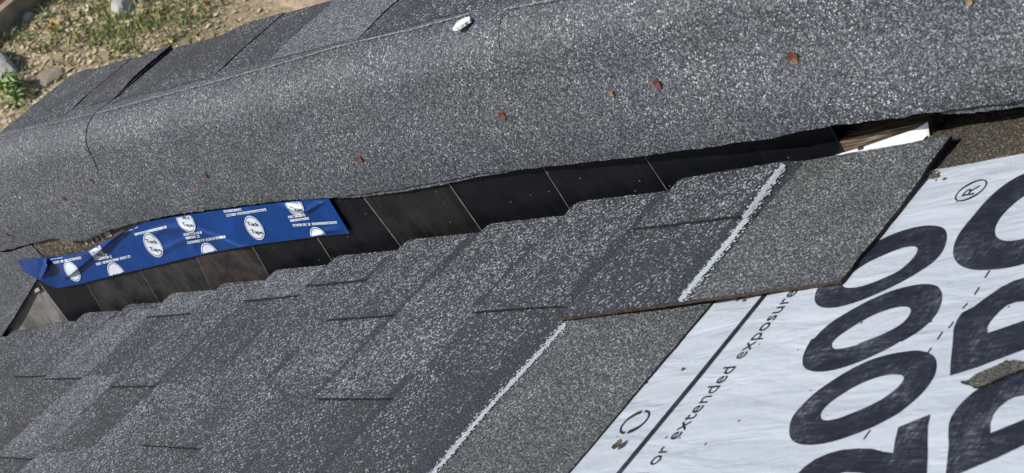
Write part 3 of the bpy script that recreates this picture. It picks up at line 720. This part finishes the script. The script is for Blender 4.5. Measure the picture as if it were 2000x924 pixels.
flakes('chalk_line', [(1104, 632), (1050, 693), (980, 768), (912, 845), (846, 924), (760, 1020)], 3200, 3.7, (.00035, .0010), pl1_, 'broad white chalk line across the headlap in the lower middle of the photo', scatter=.3)
flakes('chalk_line', [(1328, 588), (1372, 535), (1430, 465), (1470, 410), (1500, 370), (1534, 327)], 3300, 4.3, (.00035, .0011), pl0_, 'broad rough white chalk line on the topmost cut shingle', scatter=.3)
def plt(x, y):
    p = PT(x, y, .0022); return p
flakes('chalk_line', [(0, 266), (36, 255), (120, 236), (207, 216), (300, 190), (393, 166), (536, 127), (643, 95), (703, 80), (800, 58), (914, 27)], 2000, 1.5, (.0003, .0009), plt, 'thin faint chalk line along the bend of the wrapped shingles, left of the white dab', scatter=.15)
flakes('chalk_line', [(952, 42), (989, 16), (1040, 7), (1090, -3), (1180, -22)], 260, 1.2, (.0003, .0008), plt, 'thin faint chalk line at the top edge, right of the second bent joint', scatter=.15)
dab = [(883, 56), (890, 46), (898, 39), (908, 34), (917, 32), (918, 38), (909, 44), (900, 50), (891, 55)]
V, Fc, fm = prism([PT(x, y, .0020) for x, y in [tuple(p)[:2] for p in dens([(x, y, 0) for x, y in dab], 2.4, .35)]], Vector((0, 0, -.0026)))
props(mesh('paint_dab', V, Fc, [plain('white_paint', (.85, .85, .84), .5, .4, 90, .04)] * 2, base=PT(900, 44), fm=fm), 'bright white dab of paint on the wrapped shingle beside the thin chalk line', 'paint mark')

# ================================================================ BLUE TAPE
m_tape, t_, b_t = newmat('blue_tape_film')
b_t.inputs['Base Color'].default_value = (.003, .035, .16, 1); b_t.inputs['Roughness'].default_value = .30; b_t.inputs['Specular IOR Level'].default_value = .25
tc = node(t_, 'ShaderNodeTexCoord'); nn = node(t_, 'ShaderNodeTexNoise', i_Scale=16, i_Detail=3.0, i_Distortion=1.2); L(t_, tc.outputs['Object'], nn.inputs['Vector'])
bn = node(t_, 'ShaderNodeBump', i_Strength=.45, i_Distance=.004); L(t_, nn.outputs[0], bn.inputs['Height']); L(t_, bn.outputs[0], b_t.inputs['Normal'])
rr = ramp(t_, [(.3, (.0015, .034, .17)), (.7, (.0025, .052, .245))]); L(t_, nn.outputs[0], rr.inputs[0]); L(t_, rr.outputs[0], b_t.inputs['Base Color'])
m_print = plain('pale_tape_print', (.68, .75, .84), .35, .5, 200, .05)
m_print2 = plain('dull_tape_print', (.30, .38, .55), .35, .5, 400, .3)
m_navy = plain('dark_tape_print', (.012, .020, .055), .35, .5, 200, .1)
t_top = [(33, 508), (60, 506), (90, 503), (150, 495), (172, 490), (192, 478), (225, 462), (262, 441), (300, 431), (360, 420), (420, 412), (470, 405), (560, 394), (600, 390), (641, 387)]
t_bot = [(45, 528), (62, 540), (80, 549), (93, 556), (112, 563), (150, 556), (190, 546), (240, 534), (300, 520), (360, 505), (420, 492), (490, 479), (560, 470), (620, 462), (683, 456)]
def polyat(p, t):
    n_ = (len(p) - 1) * t; i = min(len(p) - 2, int(n_)); f = n_ - i
    return (lerp(p[i][0], p[i + 1][0], f), lerp(p[i][1], p[i + 1][1], f))
def dseg(x, y, pl):
    best = (1e9, 0, 0)
    T = 0
    for (x0, y0), (x1, y1) in zip(pl, pl[1:]):
        l = math.hypot(x1 - x0, y1 - y0); t = max(0, min(1, ((x - x0) * (x1 - x0) + (y - y0) * (y1 - y0)) / l / l))
        dx, dy = x - lerp(x0, x1, t), y - lerp(y0, y1, t); d = math.hypot(dx, dy); sgn = 1 if (x1 - x0) * dy - (y1 - y0) * dx > 0 else -1
        if d < best[0]: best = (d, sgn, T + t * l)
        T += l
    return best + (T,)
wr = [([(318, 388), (262, 436), (215, 472), (165, 515), (118, 552)], 8, .0062, 'step'), ([(88, 500), (92, 520), (78, 548)], 3.5, .0105, 'ridge'),
      ([(285, 462), (320, 448), (350, 445), (385, 452), (430, 468), (470, 488), (500, 484)], 7, .0034, 'ridge'), ([(300, 500), (340, 478), (380, 462)], 6, .002, 'ridge'),
      ([(540, 398), (575, 410), (600, 412), (622, 398), (640, 396)], 4, .0038, 'ridge'), ([(600, 470), (640, 450), (675, 448)], 5, .002, 'ridge'), ([(350, 445), (372, 470), (385, 500)], 7, .0015, 'ridge'), ([(120, 500), (170, 496), (230, 470)], 8, .002, 'ridge')]
def tape_v(x, y):
    v = -.0062 - .0016 * sm((300 - x) / 250) - .0045 * sm((115 - x) / 45)
    for pl, wd, h, ty in wr:
        d, sg, T, TT = dseg(x, y, pl); e = sm(T / 25) * sm((TT - T) / 25) if ty == 'ridge' else sm(T / 60) * sm((TT - T) / 30)
        if ty == 'ridge': v -= h * math.exp(-(d / wd) ** 2) * e
        else:
            s_ = d * -sg                     # positive on the upper left side
            if sg > 0: v -= h * math.exp(-(d / 1.8) ** 2) * e
            else: v -= h * math.exp(-(d / 30.0) ** 2) * e
    return v
d0 = dseg(230, 440, wr[0][0])                 # which side is "upper left"
if d0[1] > 0:
    _old = dseg
    def dseg(x, y, pl):
        b = _old(x, y, pl); return (b[0], -b[1]) + b[2:]
def TP(x, y, off=0): return PV(x, y, tape_v(x, y) - off)
tape = empty('construction_tape', TP(360, 470), 'strip of shiny blue printed construction tape stuck wrinkled over the flashing', 'tape')
P = []
nS, nT = 330, 46
for i in range(nS + 1):
    s = i / nS; a, b_ = polyat(t_top, s), polyat(t_bot, s); row = []
    for j in range(nT + 1):
        t = j / nT; x, y = lerp(a[0], b_[0], t), lerp(a[1], b_[1], t)
        if j in (0, nT): y += .5 * nz(x * .09, j)
        row.append(TP(x, y))
    P.append(row)
V, Fc, fm = slab(P, .0004, Vector((0, .0004, 0)))
mesh('tape_film', V, Fc, [m_tape, m_tape], tape, fm=fm, smooth=True)
def in_tape(x, y):
    for (pa, sgn) in ((t_top, 1), (t_bot, -1)):
        yy = interp(pa, x)
        if sgn * (y - yy) < 1.0: return False
    return True
def tgrid(name, fn, nu_, nv_, mat, off):
    """small printed patch: fn(a,b) -> photo pixel inside the tape, cells outside the tape are dropped"""
    V = []; ok = []; Fc = []
    for i in range(nu_ + 1):
        for j in range(nv_ + 1):
            x, y = fn(i / nu_, j / nv_); V.append(TP(x, y, off)); ok.append(in_tape(x, y))
    for i in range(nu_):
        for j in range(nv_):
            f = (i * (nv_ + 1) + j, (i + 1) * (nv_ + 1) + j, (i + 1) * (nv_ + 1) + j + 1, i * (nv_ + 1) + j + 1)
            if all(ok[q] for q in f): Fc.append(f)
    if Fc: return mesh(name, V, Fc, mat, tape)
def logo(cx, cy, txt=True, full=True, rot=0, sc=.92):
    # the badge's two half axes in photo pixels, measured on the clearest one
    ax = (17 * sc, 33 * sc * .95); bx = (13.2 * sc, -7 * sc)
    def el(r0, r1):
        def f(a, b):
            r = lerp(r0, r1, b); th = 2 * math.pi * a
            return cx + r * (ax[0] * .62 * math.sin(th) * 1.0 + bx[0] * math.cos(th)), cy + r * (ax[1] * .62 * math.sin(th) * 1.05 + bx[1] * .35 * math.cos(th))
        return f
    tgrid('badge', el(0, 1.12), 48, 10, m_print, .0009)
    tgrid('badge_rim', el(1.20, 1.30), 48, 2, m_print, .0009)
    if txt:
        for s_, dy, w_ in (('Tuck', -7.2, 26), ('Tape', 8.2, 25)):
            V2, Fc = text_mesh(s_, offset=.012)
            ex, ey = .985, -.03                # reading direction on the tape as the photo shows it
            ux, uy = -.45, -.92                # letters' up direction
            V = []; ok = []
            for x, y in V2:
                X = cx + (x - .5) * w_ * ex * sc + (y - .33) * 13.5 * ux * sc + dy * .50; Y = cy + (x - .5) * w_ * (ey + .12) * sc + (y - .33) * 13.5 * uy * sc + dy
                V.append(TP(X, Y, .0013)); ok.append(in_tape(X, Y))
            Fc = [f for f in Fc if all(ok[q] for q in f)]
            if Fc: mesh('badge_text', V, Fc, m_navy, tape)
for cx, cy, tx in ((497, 445, 1), (299, 479, 1), (362, 431, 1), (574, 400, 1), (141, 530, 0), (186, 488, 1), (229, 536, 0), (412, 498, 0), (625, 467, 0)):
    logo(cx, cy, bool(tx), sc=.74 if cx in (141, 186) else .88)
# rows of tiny print: runs of small pale strokes
def row_print(x0, y0, x1, y1, h=4.6):
    V = []; Fc = []; Lx = math.hypot(x1 - x0, y1 - y0); x = 0; mat = m_print
    while x < Lx:
        w = random.uniform(1.0, 2.4)
        for (a, b) in ((0, random.uniform(.3, 1)), (random.uniform(.55, .8), 1)):
            k = len(V); q = []
            for xx, hh in ((x, a), (x + w * .8, a), (x + w * .8, b), (x, b)):
                t = xx / Lx; X, Y = lerp(x0, x1, t) + 1.6 * (hh), lerp(y0, y1, t) + h * hh; q.append((X, Y))
            if all(in_tape(*p) for p in q):
                V += [TP(X, Y, .0009) for X, Y in q]; Fc.append((k, k + 1, k + 2, k + 3))
        x += w * (1.0 if random.random() < .93 else 2.0)
    if Fc: mesh('print_row', V, Fc, mat, tape)
for r in ((562, 422, 595, 418), (566, 429, 603, 424), (571, 438, 657, 432), (436, 411, 470, 407), (441, 419, 518, 407), (357, 456, 392, 452), (362, 463, 388, 459), (365, 472, 438, 460), (181, 499, 208, 494), (183, 504, 216, 499), (187, 514, 254, 498), (95, 498, 118, 494), (97, 503, 122, 499), (103, 511, 157, 501), (241, 450, 268, 440), (262, 456, 324, 441)):
    row_print(*r)

# ================================================================ SMALL DEBRIS
m_leaf = plain('dry_brown_leaf', (.15, .050, .028), .6, .4, 260, .5)
m_leafp = plain('pale_straw_leaf', (.26, .18, .10), .7, .3, 260, .4)
def flake_thing(c, size, nrm, ax, mat, label, name='leaf_scrap', cat='leaf scrap', curl=.13, group='brown leaf scraps on the wrapped shingles'):
    V = []; Fc = []; n_ = 9; bx = nrm.cross(ax).normalized(); ax = ax.normalized()
    for i in range(n_):
        t = i / (n_ - 1); w = size * .42 * math.sin(math.pi * min(1, t * .92 + .06)) ** .7 * random.uniform(.85, 1.1)
        for j in (-1, -.4, .3, 1):
            V.append(c + ax * (t - .5) * size + bx * w * j + nrm * (.0006 + size * curl * (abs(j) ** 2 * .35 + (t - .5) ** 2 * .8) + random.uniform(0, .0003)))
    for i in range(n_ - 1):
        for j in range(3): a = i * 4 + j; Fc.append((a, a + 4, a + 5, a + 1))
    P = [[V[i * 4 + j] for j in range(4)] for i in range(n_)]
    V, Fc, fm = slab(P, .0003, nrm * -.0003)
    return props(mesh(name, V, Fc, [mat, mat], base=c, fm=fm), label, cat, group)
def on_cheek(x, y):
    # march along the sight line until it meets the wrapped surface
    lo = -.03; p = PV(x, y, lo)
    for i in range(60):
        v = -.03 + .0012 * i; p = PV(x, y, v); lw, lv = lowedge(p.x); tw = TW + TS * p.x; b0 = tw - RC
        if p.z < b0:
            q = (p.z - lw) / max(.01, (b0 - lw)); sv = lerp(lv, -.0065, sm(q * 1.15)) - .003 * math.sin(max(0, q) * math.pi)
            if v >= sv: return p
    return p
yv = Vector((0, -1, .12)).normalized()
for x, y, sz, mt, ang, lab in ((1553, 110, .0105, m_leaf, 80, 'largest brown leaf scrap, at the upper right of the wrapped shingles'), (1287, 162, .0085, m_leaf, 70, 'rounded brown leaf scrap right of the tiny dark one'), (1196, 180, .006, m_leafp, 60, 'tiny orange brown leaf scrap next to a rounded brown one'),
                               (984, 224, .009, m_leaf, 30, 'rounded brown leaf scrap just left of the faint second joint'), (705, 308, .0075, m_leaf, 40, 'brown leaf scrap above the right end of the blue tape'), (404, 342, .006, m_leaf, 20, 'small brown leaf scrap above the middle of the blue tape'),
                               (181, 352, .0065, m_leaf, 60, 'small brown leaf scrap just left of the first joint'), (127, 387, .0065, m_leaf, 100, 'small reddish leaf scrap at the left, above the torn felt'), (15, 457, .0060, m_leaf, 10, 'faint reddish leaf scrap at the left edge of the photo')):
    c = on_cheek(x, y) + yv * .0014; a = math.radians(ang)
    flake_thing(c, sz, yv, Vector((math.cos(a), 0, -math.sin(a))), mt, lab)
c = on_cheek(1556, 118) + yv * .0016; flake_thing(c, .006, yv, Vector((.7, 0, .5)), m_leafp, 'pale straw chip stuck to the largest brown leaf scrap', 'straw_chip', 'chip', group='pale chips on the wrapped shingles')
c = on_cheek(1894, 3); flake_thing(c, .006, yv, Vector((.9, 0, .2)), m_leafp, 'pale tan chip at the top edge of the photo on the right', 'straw_chip', 'chip', group='pale chips on the wrapped shingles')
flake_thing(PT(222, 167, .003), .009, Vector((0, 0, 1)), Vector((1, .4, 0)), m_leaf, 'reddish scrap lying on the small top slope left of the lifted edge', 'leaf_scrap')
flake_thing(PW(1209, 872, .0024), .0085, Vector((0, 0, 1)), Vector((.2, 1, 0)), plain('dull_brown', (.10, .08, .05), .7, .3, 300, .4), 'curled brown chip lying on the underlayment near the printed ring', 'leaf_scrap', curl=.45, group='brown leaf scraps on the underlayment')
# smeared tar patch on the underlayment
tpx = [(500, 412), (545, 405), (570, 385), (600, 365), (650, 345), (700, 325), (740, 305), (758, 290), (775, 300), (800, 292), (830, 297), (856, 300), (930, 300), (1000, 320), (980, 350), (856, 342), (790, 365), (740, 385), (700, 405), (650, 425), (605, 443), (570, 438), (545, 420)]
pts = [PW(x, y, .0034) for x, y in [tuple(p)[:2] for p in dens([(x, y, 0) for x, y in px(tpx, o6, s6)], 2.5, .7)]]
m_tar = granule('dried_tar', [(0, (.045, .045, .038)), (.5, (.085, .083, .070)), (.85, (.12, .115, .10)), (1, (.3, .3, .27))], scale=600, patchy=.5)
V, Fc, fm = prism(pts, Vector((0, 0, -.0020)))
props(mesh('tar_patch', V, Fc, [m_tar, m_edge], base=pts[0], fm=fm), 'olive grey smear of dried tar over the large letters at the right edge', 'tar patch')

# ================================================================ GARDEN BELOW
m_rock = plain('pale_limestone', (.44, .42, .385), .85, .3, 7, .22, .03)
m_rock2 = plain('buried_tan_stone', (.36, .30, .235), .9, .2, 9, .15, .02)
def rock(pxs, h, mat, label, name='rock', sink=.02):
    P0 = [PG(x, y) for x, y in pxs]; c = sum(P0, Vector()) / len(P0)
    pts = dens(P0, .035, .006); n_ = len(pts); V = []; rings_ = 6
    for r_ in range(rings_ + 1):
        q = r_ / rings_; sc_ = 1 - q ** 2.2 * .97; z = ZG - sink + (h + sink) * (1 - (1 - q) ** 2.4)
        for p in pts:
            d = c.lerp(p, sc_); V.append(Vector((d.x + .012 * nz(d.x * 9, d.y * 9, q * 3), d.y + .012 * nz(d.x * 9, d.y * 9, 5 + q), z + (.25 * h) * nz(d.x * 7, d.y * 7, 2) * q)))
    Fc = [(r_ * n_ + i, r_ * n_ + (i + 1) % n_, (r_ + 1) * n_ + (i + 1) % n_, (r_ + 1) * n_ + i) for r_ in range(rings_) for i in range(n_)] + [tuple(range(rings_ * n_, rings_ * n_ + n_))]
    return props(mesh(name, V, Fc, mat, base=(c.x, c.y, ZG), roof=False), label, 'rock', 'stones in the grass')
rock([(219, 32), (236, 42), (247, 36), (256, 22), (262, 4), (268, -20), (240, -45), (222, -20), (226, 8)], .05, m_rock, 'pale angular limestone block in the green grass at the top')
rock([(272, 16), (284, 12), (300, -6), (300, -25), (280, -22), (272, 0)], .05, m_rock, 'smaller pale stone just right of the angular block')
rock([(-30, 112), (-5, 104), (10, 112), (26, 130), (38, 152), (20, 158), (-10, 160), (-40, 150)], .06, m_rock, 'smooth grey stone at the left edge above the weed')
rock([(64, 168), (70, 152), (86, 138), (104, 132), (128, 138), (132, 150), (112, 164), (92, 176), (76, 178)], .025, m_rock2, 'flat tan stone sunk in the ground next to the roof corner')
rock([(46, 44), (62, 28), (70, 30), (56, 44)], .03, m_rock, 'tiny pale stone along the timber board')
# raised bed at the corner: timber board and rusty red mulch inside
m_timber = plain('weathered_timber', (.36, .29, .23), .85, .25, 20, .3, .004)
m_rust = plain('rusty_mulch', (.26, .085, .045), .9, .2, 30, .5, .02)
p0, p1 = PG(-60, 122), PG(150, -56); d = (p1 - p0).normalized(); nrm = Vector((-d.y, d.x, 0))
if (PG(0, 0) - p0).dot(nrm) < 0: nrm = -nrm
gb = empty('raised_bed', ((p0.x + p1.x) / 2, (p0.y + p1.y) / 2, ZG), 'raised garden bed with a weathered timber edge and rusty red mulch, top left corner', 'garden bed', roof=False)
def wprism(pl, z0, z1):
    n_ = len(pl); V = [Vector((p.x, p.y, z1)) for p in pl] + [Vector((p.x, p.y, z0)) for p in pl]
    return V, [tuple(range(n_)), tuple(range(2 * n_ - 1, n_ - 1, -1))] + [(i, i + n_, (i + 1) % n_ + n_, (i + 1) % n_) for i in range(n_)]
V, Fc = wprism([p0, p1, p1 + nrm * .035, p0 + nrm * .035], ZG - .03, ZG + .085); mesh('timber_board', V, Fc, m_timber, gb, roof=False)
V = []; Fc = []; NN = 24
for i in range(NN + 1):
    for j in range(NN + 1):
        p = p0.lerp(p1, i / NN) + nrm * (.0352 + 1.2 * j / NN); V.append(Vector((p.x, p.y, ZG + .05 + .03 * nz(p.x * 6, p.y * 6) + .02 * nz(p.x * 20, p.y * 20))))
for i in range(NN):
    for j in range(NN): a = i * (NN + 1) + j; Fc.append((a, a + NN + 1, a + NN + 2, a + 1))
mesh('mulch', V, Fc, m_rust, gb, roof=False)

# grass and leaf litter
def leafmat(name, cols):
    m, t, b = newmat(name); g = node(t, 'ShaderNodeNewGeometry')
    r = ramp(t, [(i / (len(cols) - 1), c) for i, c in enumerate(cols)]); L(t, g.outputs['Random Per Island'], r.inputs[0]); L(t, r.outputs[0], b.inputs['Base Color'])
    b.inputs['Roughness'].default_value = .6; return m
m_grass = leafmat('grass_blades', [(.07, .12, .035), (.13, .20, .05), (.20, .29, .075), (.32, .38, .11), (.55, .48, .24)])
m_litter = leafmat('leaf_litter', [(.32, .22, .12), (.48, .38, .24), (.60, .49, .33), (.68, .58, .41), (.78, .68, .50), (.54, .39, .24)])
def in_view_region():
    return random.uniform(-160, 760), random.uniform(-110, 330)
def green(x, y):
    g = .10 + .9 * math.exp(-(((x - 215) / 95) ** 2 + ((y - 60) / 48) ** 2)) + .75 * math.exp(-(((x - 330) / 60) ** 2 + ((y - 25) / 30) ** 2)) + .45 * math.exp(-(((x - 60) / 50) ** 2 + ((y - 75) / 30) ** 2)) + .5 * math.exp(-(((x - 20) / 30) ** 2 + ((y - 175) / 30) ** 2))
    if x > 420: g *= max(.08, 1 - (x - 420) / 90)
    return g * (.45 + .9 * max(0, .5 + nz(x * .022, y * .03, 4) * 1.3))
V = []; Fc = []
for i in range(14000):
    x, y = in_view_region()
    if random.random() > green(x, y): continue
    c = PG(x, y); 
    if (c - p0).dot(nrm) > -.01: continue
    for q in range(random.choice((1, 2, 3))):
        h = random.uniform(.02, .062); a = random.random() * 6.28; wv = Vector((math.cos(a), math.sin(a), 0)) * random.uniform(.0016, .0036)
        le = Vector((random.gauss(0, .5), random.gauss(0, .5), 0)) * h; b0 = c + Vector((random.gauss(0, .012), random.gauss(0, .012), 0)); b0.z = gz(b0.x, b0.y) - .002; k = len(V)
        V += [b0 - wv, b0 + wv, b0 + wv * .8 + le * .4 + Vector((0, 0, h * .6)), b0 - wv * .8 + le * .4 + Vector((0, 0, h * .6)), b0 + le + Vector((0, 0, h * .85))]
        Fc += [(k, k + 1, k + 2, k + 3), (k + 3, k + 2, k + 4)]
props(mesh('grass', V, Fc, m_grass, base=(gc.x, gc.y, ZG), roof=False), 'thin patchy green grass growing through the dry litter', 'grass', kind='stuff')
V = []; Fc = []
for i in range(11500):
    x, y = in_view_region()
    if random.random() < sm((x - 300) / 160) * .85: continue
    c = PG(x, y)
    if (c - p0).dot(nrm) > -.005: continue
    sz = random.uniform(.006, .018) * (1.7 if random.random() < .08 else 1); a = random.random() * 6.28; ax = Vector((math.cos(a), math.sin(a), random.uniform(-.25, .25))).normalized(); up_ = Vector((random.gauss(0, .25), random.gauss(0, .25), 1)).normalized(); bx = up_.cross(ax).normalized()
    c = Vector((c.x, c.y, gz(c.x, c.y) + random.uniform(.001, .008))); k = len(V); wd = random.uniform(.25, .6)
    V += [c - ax * sz, c - ax * sz * .2 + bx * sz * wd, c + ax * sz * .5 + bx * sz * wd * .6, c + ax * sz, c + ax * sz * .4 - bx * sz * wd * .7, c - ax * sz * .3 - bx * sz * wd]
    Fc.append((k, k + 1, k + 2, k + 3, k + 4, k + 5))
props(mesh('leaf_litter', V, Fc, m_litter, base=(gc.x, gc.y, ZG), roof=False), 'tan and brown fallen leaf litter scattered over the soil', 'leaf litter', kind='stuff')
# the bright yellow oak leaf, two parts of one lobed leaf
def lobed(cx, cy, size, mat, label, name='fallen_leaf', rot=0):
    c = PG(cx, cy); c = Vector((c.x, c.y, gz(c.x, c.y) + .028)); V = [c]; n_ = 36
    for i in range(n_):
        a = 2 * math.pi * i / n_; r = size * (.62 + .38 * math.cos(5 * a) * (1 if i % 2 else .7)) * (1.25 if abs(math.cos(a)) > .7 else .85)
        V.append(c + Vector((math.cos(a + rot) * r, math.sin(a + rot) * r, .010 * math.sin(3 * a) - .006)))
    props(mesh(name, V, [(0, 1 + i, 1 + (i + 1) % n_) for i in range(n_)], mat, base=c, roof=False), label, 'leaf', 'single bright leaves on the ground')
m_yel = plain('yellow_leaf', (.62, .40, .13), .6, .3, 60, .2)
lobed(108, 55, .026, m_yel, 'curled bright yellow leaf lying in the dry grass below the timber board', rot=.4); lobed(103, 69, .015, m_yel, 'small yellow leaf touching the larger bright yellow one', rot=1.2)
lobed(202, 25, .016, plain('cream_leaf', (.60, .52, .36), .6, .3, 60, .2), 'narrow cream leaf in the grass left of the angular stone', rot=2)
lobed(405, 18, .012, plain('orange_leaf', (.50, .20, .06), .6, .3, 60, .2), 'small orange leaf near the top edge, right of the stones', rot=1)
# broad-leaved weeds
m_weed = leafmat('weed_leaves', [(.10, .17, .04), (.16, .27, .06), (.28, .38, .11)])
def weed(cx, cy, n_, r, h, label):
    c = PG(cx, cy); c.z = gz(c.x, c.y); ob = empty('weed', c, label, 'weed', 'leafy weeds in the garden', roof=False); V = []; Fc = []
    for i in range(n_):
        a = random.random() * 6.28; t = random.uniform(.25, 1); d_ = Vector((math.cos(a), math.sin(a), 0)); b0 = c + d_ * r * t * .4 + Vector((0, 0, h * random.uniform(.2, 1))); ln = r * random.uniform(.5, .9); sd = Vector((-d_.y, d_.x, 0)) * ln * .28; k = len(V)
        V += [b0, b0 + d_ * ln * .45 + sd + Vector((0, 0, ln * .25)), b0 + d_ * ln + Vector((0, 0, ln * .05)), b0 + d_ * ln * .45 - sd + Vector((0, 0, ln * .22))]
        Fc += [(k, k + 1, k + 2), (k, k + 2, k + 3)]
    mesh('leaves', V, Fc, m_weed, ob, roof=False)
    V = []; Fc = []
    for i in range(5):
        a = i * 1.3; d_ = Vector((math.cos(a), math.sin(a), 0)) * .003; k = len(V); tip = c + d_ * r * 60 * .4 + Vector((0, 0, h))
        V += [c + d_, c - d_, tip - d_ * .5, tip + d_ * .5]; Fc.append((k, k + 1, k + 2, k + 3))
    mesh('stem', V, Fc, m_weed, ob, roof=False)
weed(14, 190, 30, .065, .075, 'bright green leafy weed at the left edge below the grey stone')
weed(36, 204, 18, .05, .05, 'low green weed beside the taller weed at the left edge')
weed(100, -4, 20, .07, .08, 'yellow green weed against the end of the timber board')
for o in bpy.data.objects:
    if 'base' in o.keys(): del o['base']
